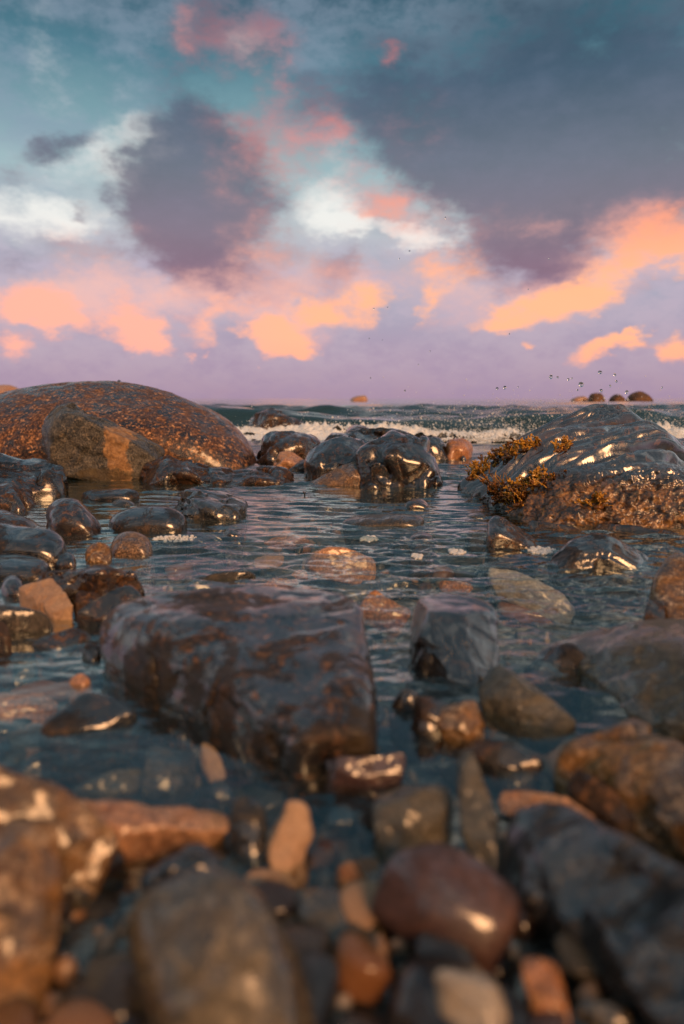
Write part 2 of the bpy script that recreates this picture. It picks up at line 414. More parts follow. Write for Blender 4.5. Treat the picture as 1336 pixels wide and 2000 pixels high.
M = {}
M['granite'] = rock_mat('granite brown', (.020, .012, .008), (.15, .068, .026), (.44, .24, .11), 7, 42, .95, (.25, .55), 1.0, coat=.1, patch=(.4, .6))
M['granite2'] = rock_mat('granite speckled', (.09, .06, .04), (.20, .13, .08), (.32, .22, .14), 10, 150, .8, (.25, .5), .5, coat=0.15)
M['black'] = rock_mat('black slate', (.004, .004, .004), (.016, .013, .011), (.085, .040, .016), 7, 90, .3, (.08, .40), .4, coat=.2, patch=(.50, .60))
M['jet'] = rock_mat('jet black', (.003, .003, .003), (.010, .009, .008), (.035, .020, .010), 7, 90, .3, (.08, .3), .3, coat=.3, patch=(.60, .68))
M['brown'] = rock_mat('wet brown', (.007, .005, .003), (.040, .020, .009), (.15, .072, .028), 8, 120, .4, (.10, .45), .4, coat=.2)
M['dark'] = rock_mat('wet dark grey', (.006, .006, .006), (.018, .015, .013), (.075, .045, .025), 8, 120, .4, (.08, .42), .4, coat=.25)
M['grey'] = rock_mat('wet grey', (.018, .018, .017), (.050, .044, .037), (.12, .095, .070), 8, 130, .4, (.10, .40), .35, coat=.15)
M['green'] = rock_mat('green grey', (.060, .058, .042), (.12, .105, .075), (.035, .032, .025), 9, 110, .3, (.15, .45), .35, streak=((.4, .3, .7), (1, 3.2, 1)), coat=.1)
M['tan'] = rock_mat('dry tan', (.36, .22, .13), (.44, .29, .18), (.30, .17, .09), 6, 140, .18, (.45, .65), .25)
M['pale'] = rock_mat('pale', (.34, .29, .22), (.44, .37, .28), (.22, .17, .12), 9, 110, .25, (.2, .5), .3, coat=0.1)
M['orange'] = rock_mat('orange', (.40, .16, .045), (.30, .13, .05), (.50, .26, .11), 10, 110, .4, (.15, .5), .4, coat=0.15)
M['peach'] = rock_mat('peach', (.42, .21, .10), (.50, .29, .16), (.22, .10, .045), 10, 110, .4, (.2, .5), .4, coat=0.12)
M['ochre'] = rock_mat('ochre', (.09, .05, .014), (.24, .115, .028), (.34, .25, .16), 9, 100, .4, (.12, .45), .35, coat=.12)
M['red'] = rock_mat('red brown', (.062, .032, .027), (.10, .052, .042), (.045, .025, .021), 7, 110, .3, (.28, .55), .3, coat=0.2)
M['olive'] = rock_mat('olive', (.05, .038, .018), (.10, .078, .044), (.17, .14, .09), 7, 90, .3, (.10, .38), .3, coat=.2)
M['slate'] = rock_mat('slate blue', (.009, .010, .011), (.028, .029, .030), (.090, .070, .048), 9, 110, .3, (.08, .38), .4, streak=((.3, .2, -.6), (1, 3, 1)), coat=.25)
M['front'] = rock_mat('grey brown wet', (.010, .008, .006), (.045, .031, .021), (.14, .068, .028), 7, 70, .6, (.10, .50), .5, coat=.3, blotch=[(PZ(300, 1310, .02), (.075, .06, .05), (.030, .020, .008), .18), (PZ(430, 1345, .02), (.06, .06, .04), (.030, .020, .008), .2), (PZ(710, 1440, .015), (.035, .05, .04), (.035, .022, .008), .2), (PZ(445, 1360, .02), (.02, .2, .06), (.05, .03, .016), .2), (PZ(560, 1440, .01), (.06, .05, .02), (.03, .02, .01), .3)])

# ------------------------------------------------------------------ seabed
def bed_z(x, y):
    z = np.interp(y, [-60, -15, -6, -2, -.6, .25, .40, .55, 1.2, 2.2, 3.2, 6, 12, 40, 6000], [7, 4.2, 2.3, .40, .04, .004, -.008, -.07, -.095, -.12, -.17, -.5, -1.5, -6, -40])  # behind the camera, an unseen bank raised to darken reflections in rock fronts
    return z + np.clip((-x - .35 * np.maximum(y, .4)) * .06, 0, .05) * (y < 4)
def bed():
    ys = np.concatenate([np.linspace(-60, -8, 30), np.linspace(-7.6, 0, 50), np.geomspace(.02, 6000, 300)])
    us = np.linspace(-1, 1, 160)
    X = us[None, :] * (3 + 1.6 * np.abs(ys))[:, None]; Y = np.repeat(ys[:, None], len(us), 1)
    p = np.column_stack([X.ravel(), Y.ravel(), np.zeros(X.size)])
    z = bed_z(p[:, 0], p[:, 1]) + .010 * fbm(p * 6, 4) * (p[:, 1] < 6) + .25 * np.clip(-p[:, 1] / 8, 0, 1) * fbm(p * .8, 4)
    p[:, 2] = z
    nr, nc = X.shape; i = np.arange((nr - 1) * nc).reshape(nr - 1, nc)[:, :-1].ravel()
    f = np.column_stack([i, i + 1, i + nc + 1, i + nc])
    m, T, out = mat_base('pebbly bed')
    tc = T.new('ShaderNodeTexCoord').outputs['Object']
    vo = T.new('ShaderNodeTexVoronoi', {'Vector': tc, 'Scale': 55.0}, feature='F1')
    c = T.ramp(T.new('ShaderNodeSeparateColor', {0: vo.outputs['Color']}).outputs[0], [(0, (.03, .03, .028, 1)), (.35, (.12, .10, .08, 1)), (.7, (.24, .17, .11, 1)), (1, (.34, .28, .21, 1))])
    c = T.mix(T.m('MULTIPLY', T.noise(tc, 4, 4), .7), c, (.10, .11, .10, 1))
    yb = T.new('ShaderNodeSeparateXYZ', {0: tc}).outputs[1]
    c = T.mix(T.ss(T.m('ADD', yb, T.m('MULTIPLY', T.noise(tc, 5, 3), .3)), .68, .52), c, (.018, .015, .012, 1))   # bed colour much darker inshore
    c = T.mix(T.ss(yb, 3.5, 7.0), c, (.01, .02, .02, 1))   # light lost with depth, put into the bed's colour offshore
    bp = T.new('ShaderNodeBump', {'Strength': .8, 'Distance': .01, 'Height': T.m('SUBTRACT', 1.0, vo.outputs['Distance'])}).outputs[0]
    b = T.new('ShaderNodeBsdfPrincipled', {'Base Color': c, 'Roughness': .5, 'Normal': bp})
    T.l.new(b.outputs[0], out.inputs[0])
    o = link('seabed', tri_mesh('seabed', p, f, m)); o['kind'] = 'structure'
bed()

# ------------------------------------------------------------------ sea
def wave_front(x):                      # line of the breaking wave's foot
    p = np.column_stack([x * .35, np.zeros_like(x) + 3.3, np.zeros_like(x)])
    return 6.0 + .45 * perlin(p) + .12 * perlin(p * 4 + 5)
def sea_z(x, y, cell):
    g = np.random.default_rng(21)
    z = np.zeros_like(x)
    P0 = np.column_stack([x, y, np.zeros_like(x)])
    calm = np.clip((y - .45) / .6, 0.12, 1) * np.clip(1 - (-(x + .10) / (.5 * np.maximum(y, .1))) * .9, .25, 1)
    gust = np.clip(.8 + 1.5 * perlin(P0 * np.array([1.3, 2.4, 1]) + 9.1) + .6 * perlin(P0 * np.array([4, 7, 1])), .15, 1.7)
    near = 1 - np.clip((y - 4.0) / 2.0, 0, 1)
    wx = .06 * perlin(P0 * 2.2 + 4) + .02 * perlin(P0 * 7)
    for k in range(26):                # pool ripples, crests mostly across the view
        lam = .020 * (1.072 ** k); th = g.normal(0, .40) ; ph = g.uniform(0, 6.28)
        amp = .0140 * lam * g.uniform(.3, 1.4)
        fade = np.clip(lam / (cell * 3.0) - .6, 0, 1)
        z += amp * fade * calm * gust * np.sin(6.283 / lam * ((y + wx) * math.cos(th) + (x + wx * .4) * math.sin(th)) + ph)
    for k in range(22):                # sea beyond the rocks
        lam = .25 * (1.19 ** k); th = g.normal(.15, .38); ph = g.uniform(0, 6.28)
        amp = .0125 * lam ** .80 * g.uniform(.5, 1.2)
        fade = np.clip(lam / (cell * 3.0) - .6, 0, 1) * np.clip((y - 3.6) / 2.5, 0, 1) ** 1.5
        s = np.sin(6.283 / lam * (y * math.cos(th) + x * math.sin(th)) + ph + .8 * perlin(P0 / (lam * 3) + k))
        z += amp * fade * (s + .35 * s * s - .17) * (.55 if lam > 4 else 1)
    # the breaking wave and a lower one behind it
    for dy, H, L, sd in ((0, .19, .9, 0), (3.4, .13, 1.3, 40), (8.5, .11, 2.0, 80)):
        t = (y - wave_front(x + sd) - dy)
        env = np.clip(.82 + .55 * perlin(np.column_stack([x * .45 + sd, np.zeros_like(x), np.zeros_like(x)])), .35, 1.15)
        up = np.clip(t / (.55 * L), 0, 1); up = up * up * (3 - 2 * up)
        dn = np.clip(1 - (t - .55 * L) / (2.2 * L), 0, 1); dn = dn * dn * (3 - 2 * dn)
        z += H * env * up * np.where(t > .55 * L, dn, 1)
    z += .012 * np.clip((y - 4) / 1, 0, 1) * np.clip((8 - y) / 2, 0, 1) * fbm(P0 * np.array([3, 5, 1]), 4)
    return z
def sea():
    ys = [-4, -2, -1, -.5, -.2, 0, .1, .2, .25]
    y = .28
    while y < 22: ys.append(y); y *= (1.0042 if y < 4 else 1.0065)
    while y < 9000: ys.append(y); y *= 1.035
    ys = np.array(ys); us = np.linspace(-1, 1, 360)
    W = .55 + .78 * np.abs(ys)
    X = us[None, :] * W[:, None]; Y = np.repeat(ys[:, None], len(us), 1)
    cell = np.repeat((np.maximum(np.abs(ys), .1) * .0046)[:, None], len(us), 1).ravel()
    cell = np.where(Y.ravel() > 22, Y.ravel() * .035, cell)
    x, yy = X.ravel(), Y.ravel()
    z = sea_z(x, yy, cell)
    z = np.where(yy < .28, 0, z)
    p = np.column_stack([x, yy, z])
    nr, nc = X.shape; i = np.arange((nr - 1) * nc).reshape(nr - 1, nc)[:, :-1].ravel()
    f = np.column_stack([i, i + 1, i + nc + 1, i + nc])
    m, T, out = mat_base('sea water')
    tc = T.new('ShaderNodeTexCoord').outputs['Object']
    st = T.new('ShaderNodeMapping', {0: tc, 3: (1, 1.8, 1)}).outputs[0]
    n = T.noise(st, 26, 3, .5)
    nf = T.noise(st, 3.0, 6, .6)
    yv = T.new('ShaderNodeSeparateXYZ', {0: tc}).outputs[1]
    far = T.ss(yv, 3.0, 9.0)
    b1 = T.new('ShaderNodeBump', {'Strength': T.mixf(far, .35, .3), 'Distance': .004, 'Height': n}).outputs[0]
    b2 = T.new('ShaderNodeBump', {'Strength': T.mixf(far, .0, .6), 'Distance': .06, 'Height': nf, 'Normal': b1}).outputs[0]
    gl = T.new('ShaderNodeBsdfGlossy', {'Color': (.93, 1.0, .97, 1), 'Roughness': .02, 'Normal': b2})
    rf = T.new('ShaderNodeBsdfTransparent', {'Color': (.90, .95, .93, 1)})
    cosv = T.m('ABSOLUTE', T.vm('DOT_PRODUCT', b2, T.new('ShaderNodeNewGeometry').outputs['Incoming']))
    fr = T.m('MULTIPLY_ADD', T.m('POWER', T.m('SUBTRACT', 1.0, cosv, clamp=True), 3.3), .94, .06, clamp=True)   # Fresnel, the same from both sides
    b = T.new('ShaderNodeMixShader', {0: fr, 1: rf.outputs[0], 2: gl.outputs[0]})
    silt = T.new('ShaderNodeBsdfPrincipled', {'Base Color': (.014, .036, .038, 1), 'Roughness': .05, 'IOR': 1.333, 'Normal': b2})   # turbid deeper water
    mx = T.new('ShaderNodeMixShader', {0: T.mixf(T.ss(yv, .6, 5.5), .04, .85), 1: b.outputs[0], 2: silt.outputs[0]})
    T.l.new(mx.outputs[0], out.inputs[0])
    o = link('sea_water', tri_mesh('sea_water', p, f, m)); o['kind'] = 'structure'
sea()

# ------------------------------------------------------------------ rocks: the big ones
rock('boulder', 'huge smooth rounded brown granite boulder at the left edge', M['granite'],
     sil([(-150, 900), (-130, 830), (-60, 785), (30, 757), (130, 745), (230, 745), (310, 755), (370, 777), (430, 807), (472, 836), (500, 872), (506, 900), (490, 920)], 916, 1.35, .42, .80, .60), -.3, 7, 9, cat='boulder', chip=0, lump=.022, mid=.007, fine=.003)
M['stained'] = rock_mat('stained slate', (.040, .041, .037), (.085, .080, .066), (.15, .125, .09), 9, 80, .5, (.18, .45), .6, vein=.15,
                        blotch=[(PY(238, 878, YW(938) + .06), (.075, .6, .20), (.46, .25, .10), .20), (PY(215, 925, YW(938) + .04), (.16, .3, .035), (.10, .07, .03), .2)])  # an orange patch and a low brown one, set by position
rock('leaning_rock', 'pale-edged grey slab with an orange blotch leaning on the granite boulder', M['stained'],
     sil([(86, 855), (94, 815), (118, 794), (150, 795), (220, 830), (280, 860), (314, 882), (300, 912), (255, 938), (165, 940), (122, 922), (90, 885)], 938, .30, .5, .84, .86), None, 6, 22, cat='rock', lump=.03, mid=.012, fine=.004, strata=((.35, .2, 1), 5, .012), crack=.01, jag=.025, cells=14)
FOLD = {}
def big_folds(v, n):
    L = PY(1200, 805, 2.55) - PY(925, 935, 2.40); L /= np.linalg.norm(L)
    Mx = np.cross(L, np.array([-.45, -.35, .82])); Mx /= np.linalg.norm(Mx)
    s = v @ Mx; l = v @ L
    q = np.column_stack([l * 5, s * 9, v[:, 2] * 6])
    s = s + .050 * fbm(q * .6, 2) + .016 * fbm(q * 1.8 + 4, 2)
    rid = lambda t: np.abs(np.sin(t)) ** .75          # rounded folds with sharp furrows between
    d = .040 * rid(s * math.pi / .085) + .020 * rid(s * math.pi / .034 + 1.3 + 1.2 * perlin(q * .4)) + .005 * fbm(q * 3, 3)
    d *= np.clip(.85 + 1.1 * perlin(q * .6 + 7), .25, 1.4)
    FOLD['fold'] = d / .06
    front = np.clip((1.97 - v[:, 1]) / .08, 0, 1) * np.clip((.16 - v[:, 2]) / .05, 0, 1)
    rough_ = .022 * fbm(v * 18, 4, .6) + .008 * fbm(v * 60, 3, .6, True)
    return v + n * ((d - .046) * (1 - front) + rough_ * front)[:, None]
def big_mat():
    m, T, out = mat_base('folded wet rock')
    tc = T.new('ShaderNodeTexCoord').outputs['Object']
    ge = T.new('ShaderNodeNewGeometry').outputs
    n1 = T.noise(tc, 7, 5, .6, .5); n2 = T.noise(tc, 30, 5, .65, .6); n3 = T.noise(tc, 130, 4, .7)
    c = T.mix(T.ss(n1, .46, .66), (.010, .009, .009, 1), (.045, .022, .010, 1))
    c = T.mix(T.m('MULTIPLY', T.ss(n2, .55, .68), .6), c, (.17, .070, .020, 1))
    fo = T.new('ShaderNodeAttribute', attribute_name='fold').outputs['Fac']
    furrow = T.ss(T.m('ADD', fo, T.m('MULTIPLY', T.m('SUBTRACT', n2, .5), 1.0)), .50, .15)
    c = T.mix(T.m('MULTIPLY', furrow, .8), c, T.mix(n1, (.006, .004, .003, 1), (.11, .045, .014, 1)))
    # weed crust grows on the low front face
    sn = T.new('ShaderNodeSeparateXYZ', {0: ge['True Normal']}).outputs
    sp = T.new('ShaderNodeSeparateXYZ', {0: ge['Position']}).outputs
    lowf = T.m('MULTIPLY', T.ss(T.m('ADD', sp[2], T.m('MULTIPLY', T.m('SUBTRACT', n2, .5), .10)), .135, .085), T.ss(sp[1], 2.02, 1.92))
    crust = T.ramp(T.m('ADD', T.m('MULTIPLY', n2, .6), T.m('MULTIPLY', n3, .4)), [(.42, (.005, .004, .003, 1)), (.50, (.06, .028, .008, 1)), (.57, (.24, .105, .020, 1)), (.66, (.42, .24, .08, 1))])
    c = T.mix(T.m('MULTIPLY', lowf, .92), c, crust)
    ro = T.mixf(lowf, T.mixf(T.m('MAXIMUM', furrow, T.ss(n2, .50, .70)), .12, .5), .35)
    bp = T.new('ShaderNodeBump', {'Strength': T.mixf(lowf, .35, .9), 'Distance': .006, 'Height': T.m('ADD', T.m('MULTIPLY', n3, .5), n2)}).outputs[0]
    b = T.new('ShaderNodeBsdfPrincipled', {'Base Color': c, 'Roughness': ro, 'Normal': bp, 'Coat Weight': T.m('MULTIPLY', T.mixf(lowf, 1.0, .3), T.m('SUBTRACT', 1.0, furrow)), 'Coat IOR': 2.0, 'Coat Roughness': T.mixf(n2, .10, .32)})
    T.l.new(b.outputs[0], out.inputs[0])
    return m
M['folded'] = big_mat()
BIG = [PY(*q) for q in [(898, 955, 2.36), (925, 930, 2.45), (985, 892, 2.5), (1060, 848, 2.55), (1138, 797, 2.55), (1150, 790, 2.6), (1220, 793, 2.5), (1232, 815, 2.4), (1285, 858, 2.3), (1328, 902, 2.2), (1350, 940, 1.85),
                        (1015, 990, 1.86), (1105, 937, 1.84), (1200, 920, 1.82), (1315, 925, 1.78), (1030, 1008, 1.80), (1090, 1030, 1.72), (1350, 1040, 1.68), (960, 900, 2.85), (1150, 815, 2.9), (1330, 885, 2.7)]]
big = rock('boulder', 'large folded dark wedge of rock on the right, with orange seaweed on its flank', M['folded'], BIG, -.2, 8, 20, cat='boulder', foot=.97, key='big', jag=0, lump=.02, mid=.008, fine=.002, folds=big_folds)
at = big.data.attributes.new('fold', 'FLOAT', 'POINT'); at.data.foreach_set('value', FOLD['fold'].astype(np.float32))

# ------------------------------------------------------------------ rocks: middle distance
def sr(name, label, mat, outline, wl, D, zb=-.12, **kw):
    xs = [q[0] for q in outline]
    kw.setdefault('level', 5 if max(xs) - min(xs) < 125 else 6)
    geo = {k: kw.pop(k) for k in ('mid_', 'fs', 'fz', 'bs', 'bz') if k in kw}
    if 'mid_' in geo: geo['mid'] = geo.pop('mid_')
    return rock(name, label, M[mat], sil(outline, wl, D, **geo), zb, **kw)
sr('rock', 'low humped wet rock in front of the leaning orange-patched slab', 'brown', [(284, 947), (286, 920), (300, 902), (332, 897), (372, 908), (420, 921), (455, 932), (445, 948)], 947, .30, p=20, strata=((.2, .3, 1), 4, .03))
sr('ledge', 'thin flat ledge reaching right from the humped rock into the pool', 'brown', [(400, 946), (410, 925), (470, 922), (520, 924), (550, 921), (572, 934), (570, 942), (500, 947)], 946, .26, p=20, strata=((0, .2, 1), 3, .03))
sr('rock', 'black jagged rock below the granite boulder at the left edge', 'black', [(-60, 972), (-50, 900), (10, 904), (60, 912), (100, 922), (122, 948), (112, 966)], 970, .35, p=24, level=6, jag=.09, cells=20, lump=.06)
sr('rock', 'brown wet rock cut by the left edge, under the jagged black rock', 'brown', [(-50, 998), (-30, 962), (18, 952), (45, 974), (54, 994)], 998, .2, p=18)
sr('flat_rock', 'narrow leaning slab behind the brown rock at the left edge', 'brown', [(20, 975), (28, 940), (40, 938), (62, 965), (72, 988), (40, 990)], 988, .2, p=22)
sr('rock', 'rounded brown rock with a crease, left of the flat oval stone', 'brown', [(91, 1034), (89, 1000), (98, 985), (128, 977), (156, 979), (176, 1003), (200, 1036), (195, 1046), (110, 1046)], 1046, .16, p=12, crack=.02)
sr('stone', 'flat oval dark stone in the pool with a dull brown patch', 'dark', [(206, 1026), (212, 1010), (240, 997), (265, 991), (300, 994), (350, 998), (367, 1010), (366, 1022), (320, 1036), (230, 1038)], 1039, .15, p=9, lump=.02, mid=.005, fine=.001)
sr('stone', 'speckled domed granite stone below the flat oval stone', 'granite2', [(211, 1068), (225, 1050), (250, 1042), (276, 1046), (302, 1062), (304, 1076), (285, 1086), (225, 1086)], 1086, .11, p=8, lump=.02, mid=.006)
sr('stone', 'small brown block touching the speckled domed stone', 'ochre', [(167, 1092), (172, 1072), (200, 1064), (216, 1076), (218, 1090), (196, 1099)], 1099, .07, p=16)
sr('flat_rock', 'long thin black stone lying flat behind the rounded brown rock', 'black', [(154, 978), (160, 962), (200, 955), (255, 955), (273, 961), (268, 970), (200, 979)], 978, .12, p=12)
sr('stone', 'tiny flat wet stone between the oval stone and the thin black stone', 'grey', [(214, 988), (226, 978), (245, 975), (262, 982), (270, 988)], 988, .08, p=10, level=5)
sr('rock', 'splintered layered slate rock right of the flat oval stone', 'slate', [(350, 990), (360, 975), (392, 964), (412, 966), (445, 985), (477, 994), (440, 1010), (392, 1016), (356, 1006)], 1014, .24, p=26, fs=.85, level=6, jag=.08, cells=18, strata=((.5, .2, .8), 5, .06), lump=.05)
sr('stone', 'smooth brown stone at the left edge above the big wet stone', 'brown', [(-50, 1034), (-25, 1003), (10, 1000), (50, 1013), (80, 1028), (78, 1037)], 1037, .14, p=8)
sr('rock', 'big wet stone with pale brown end at the left edge', 'dark', [(-70, 1100), (-70, 1032), (0, 1026), (50, 1045), (100, 1043), (126, 1056), (133, 1082), (110, 1102)], 1102, .16, p=12, lump=.05)
sr('stone', 'dark wet stone at the left edge under the pale-ended stone', 'dark', [(-60, 1132), (-50, 1100), (10, 1090), (70, 1093), (104, 1108), (98, 1128), (40, 1134)], 1133, .11, p=9)
sr('stone', 'small dark stone tucked right of the pale-ended wet stone', 'black', [(100, 1108), (112, 1088), (140, 1082), (147, 1094), (130, 1112)], 1112, .06, p=10, level=5)
sr('stone', 'little black stone above the tan flagstone', 'black', [(0, 1165), (8, 1138), (35, 1132), (48, 1146), (40, 1166)], 1166, .07, p=9, level=5)
# in and by the surf
sr('rock', 'peaked brown rock standing alone in the surf behind the boulder', 'brown', [(487, 842), (506, 806), (526, 802), (550, 808), (584, 818), (594, 840)], 858, .45, p=22, zb=-.3, lump=.05)
sr('rock', 'dark broken rock with pale top beside the granite boulder', 'brown', [(503, 900), (518, 876), (527, 855), (560, 849), (600, 856), (617, 872), (612, 896), (560, 908)], 908, .5, p=22, zb=-.2, strata=((.1, .2, 1), 4, .05))
sr('rock', 'small orange-brown wedge in front of the broken rock', 'peach', [(532, 918), (548, 888), (566, 885), (590, 900), (602, 918)], 918, .2, p=18, level=5)
sr('stone', 'low dark stone right of the orange-brown wedge', 'dark', [(552, 920), (580, 904), (612, 900), (620, 920)], 921, .2, p=12, level=5)
sr('rock', 'left half of the glossy black rock pair in the middle', 'black', [(602, 930), (603, 897), (640, 864), (668, 859), (706, 868), (722, 900), (715, 938)], 936, .42, p=26, zb=-.2, level=6, jag=.06, cells=16, lump=.04)
sr('rock', 'right half of the glossy black rock pair, brown and broken on its right face', 'black', [(702, 945), (700, 868), (770, 851), (802, 854), (836, 872), (850, 908), (860, 948)], 952, .45, p=26, zb=-.2, level=6, jag=.06, cells=18, lump=.04)
sr('rock', 'wide flat-topped dark rock behind the glossy black pair', 'dark', [(625, 880), (640, 858), (690, 846), (750, 845), (810, 850), (840, 870), (845, 890)], 905, .4, p=20, zb=-.2)
sr('rock', 'small round brown rock peeping up behind the black pair', 'brown', [(672, 852), (682, 836), (700, 832), (718, 836), (728, 850)], 880, .3, p=9, zb=-.2, level=5)
sr('rock', 'small speckled granite wedge leaning on the glossy black rock', 'granite2', [(603, 946), (650, 920), (700, 905), (718, 911), (720, 938), (712, 950)], 949, .18, p=18, mid=.008)
sr('stone', 'little dark stone between the granite wedge and the black rock', 'dark', [(710, 956), (722, 938), (738, 938), (748, 956)], 957, .1, p=12, level=5)
sr('rock', 'dark rock between the black pair and the small brown surf rock', 'black', [(815, 896), (822, 858), (850, 855), (866, 866), (880, 897)], 897, .3, p=20, zb=-.2)
sr('rock', 'rough brown rock right at the edge of the white surf', 'orange', [(866, 896), (874, 860), (900, 857), (918, 868), (922, 894)], 897, .3, p=14, zb=-.2, jag=.015, mid=.02)
sr('pebble', 'tiny dark pebble below the rough brown surf rock', 'dark', [(898, 899), (904, 890), (911, 899)], 899, .06, p=8, level=4)
sr('flat_rock', 'long thin dark stone barely above water in the middle of the pool', 'grey', [(668, 1018), (740, 1012), (800, 1007), (825, 1010), (832, 1022), (800, 1030), (735, 1029)], 1029, .13, p=10, zb=-.08, lump=.03)
sr('stone', 'small brown stone just breaking the water below the black pair', 'brown', [(786, 992), (800, 976), (820, 974), (842, 990)], 993, .10, p=9, zb=-.1, level=5)
sr('pebble', 'tiny flat pebble breaking the water left of the wedge stone', 'grey', [(908, 1012), (925, 1004), (945, 1003), (960, 1010)], 1012, .07, p=8, zb=-.1, level=5)
sr('stone', 'low brown stone awash right of the foam disc', 'brown', [(797, 1053), (812, 1044), (832, 1043), (850, 1051)], 1053, .06, p=8, zb=-.1, level=5)
sr('pebble', 'tiny pointed pebble breaking the water in the left of the pool', 'brown', [(434, 1048), (448, 1035), (458, 1038), (475, 1048)], 1049, .05, p=14, zb=-.1, level=5)
sr('rock', 'brown wedge-shaped stone with a sharp ridge, left of the dark faceted stone', 'brown', [(951, 1062), (954, 1026), (968, 1012), (984, 1019), (1052, 1064), (1010, 1072)], 1071, .13, p=30, fs=.85, chip=2, jag=.022, lump=.02, mid=.006)
sr('rock', 'dark faceted stone below the seaweed boulder', 'dark', [(1076, 1102), (1110, 1062), (1150, 1048), (1192, 1050), (1225, 1068), (1270, 1102), (1230, 1112), (1120, 1112)], 1110, .16, p=26, chip=5, jag=.03, cells=14, lump=.04, fs=.8)
sr('rock', 'flat dark rock behind the seaweed boulder at the right edge', 'dark', [(1262, 905), (1272, 870), (1310, 866), (1400, 872), (1410, 905)], 912, .5, p=14, zb=-.2)
sr('pebble', 'little knob sitting on top of the granite boulder', 'dark', [(228, 749), (229, 743), (235, 742), (237, 749)], 862, .03, p=8, zb=.365, level=3)
# horizon rocks, far across the water
M['far'] = rock_mat('far granite', (.06, .03, .015), (.16, .075, .030), (.28, .15, .07), 1.2, 10, .5, (.6, .8), .3)
def far_rock(label, mat, outline, Y, D, **kw):
    m = np.array([PY(x, y, Y) for x, y in outline]); b = m.copy(); c = m.mean(0)
    fr = [(c[0] + (q[0] - c[0]) * .75, Y - D / 2, q[2] * .6) for q in m]; bk = [(c[0] + (q[0] - c[0]) * .75, Y + D / 2, q[2] * .7) for q in m]
    rock('boulder', label, M[mat], np.vstack([m, fr, bk]), -1.0, level=5, cat='boulder', group='boulders on the horizon', **kw)
far_rock('sunlit orange rock on the horizon at the far left edge', 'peach', [(-60, 772), (-30, 755), (5, 750), (22, 754), (36, 764), (44, 776)], 26, 1.5, p=12)
far_rock('small lone orange rock on the horizon above the black rock pair', 'peach', [(684, 780), (694, 774), (702, 771), (714, 772), (719, 780)], 70, 2, p=12)
far_rock('largest of the brown rocks on the right horizon', 'far', [(1226, 783), (1231, 772), (1243, 765), (1256, 765), (1266, 771), (1272, 783)], 60, 2, p=10)
far_rock('middle one of the brown rocks on the right horizon', 'far', [(1192, 783), (1199, 773), (1208, 770), (1216, 775), (1220, 783)], 60, 1.5, p=10)
far_rock('left one of the brown rocks on the right horizon', 'far', [(1150, 783), (1154, 771), (1166, 767), (1177, 769), (1181, 783)], 60, 1.5, p=10)
far_rock('low flat ledge left of the brown horizon rocks', 'peach', [(1114, 783), (1120, 776), (1140, 774), (1152, 783)], 62, 1.5, p=10)

# ------------------------------------------------------------------ rocks: near the camera, in sharpness falling off
def zr(name, label, mat, pts, zb=-.10, **kw):       # points as (px, py, height)
    return rock(name, label, M[mat], [PZ(*q) for q in pts], zb, **kw)
zr('rock', 'broad wet grey-brown block in the left foreground, algae on its face', 'front',
   [(215, 1195, .050), (300, 1170, .060), (430, 1158, .062), (600, 1155, .060), (705, 1172, .060), (735, 1215, .055), (205, 1240, .035), (235, 1310, .004), (420, 1390, .008), (560, 1450, .006), (650, 1480, .004), (752, 1475, .004), (745, 1400, .030), (300, 1215, .060), (480, 1200, .064), (690, 1220, .062), (240, 1330, -.03), (640, 1520, -.04), (450, 1470, -.06), (640, 1440, .026), (742, 1445, .022), (752, 1474, .006), (738, 1200, .060)], -.1, level=7, p=26, foot=1.0, chip=0, lump=.04, mid=.010, fine=.002, jag=.014, key='front')
zr('rock', 'small upright glossy black block, a wet vertical edge facing us', 'jet',
   [(806, 1175, .055), (860, 1162, .058), (945, 1172, .056), (970, 1192, .050), (797, 1240, .030), (792, 1280, .012), (860, 1330, .0), (920, 1350, -.004), (972, 1305, .006), (922, 1200, .060), (830, 1200, .062), (975, 1230, .035), (915, 1320, .010)], -.1, level=6, p=24, foot=1.0, chip=0, jag=.014, lump=.03, mid=.008, fine=.0015)
zr('rock', 'big smooth tilted slab at the right edge of the near pool', 'olive',
   [(1078, 1255, .004), (1150, 1226, .020), (1270, 1212, .045), (1430, 1212, .060), (1125, 1310, -.012), (1180, 1372, -.012), (1240, 1400, .0), (1330, 1432, .004), (1450, 1450, .02), (1300, 1260, .05), (1450, 1300, .07)], -.1, level=6, p=14, foot=1.0, chip=3, jag=.008, lump=.03, mid=.006, fine=.0015)
zr('stone', 'rounded brown stone cut by the right edge above the big tilted slab', 'ochre',
   [(1270, 1150, .03), (1272, 1110, .05), (1300, 1086, .062), (1345, 1084, .07), (1420, 1110, .06), (1278, 1185, .005), (1310, 1212, .0), (1400, 1216, .0)], -.1, level=6, p=8, foot=1.0)
zr('stone', 'little brown stone below the rounded stone at the right edge', 'brown', [(1260, 1190, .012), (1272, 1170, .02), (1300, 1172, .02), (1262, 1206, .0), (1300, 1214, .0)], -.06, level=5, p=10)
zr('rock', 'red-brown wet stone with pale rim at the right, below the tilted slab', 'ochre',
   [(1098, 1490, .018), (1112, 1468, .026), (1190, 1402, .035), (1222, 1395, .036), (1292, 1428, .045), (1360, 1480, .05), (1440, 1570, .05), (1340, 1612, .025), (1210, 1552, .018), (1140, 1520, .012)], -.08, level=6, p=16, foot=.9, lump=.03)
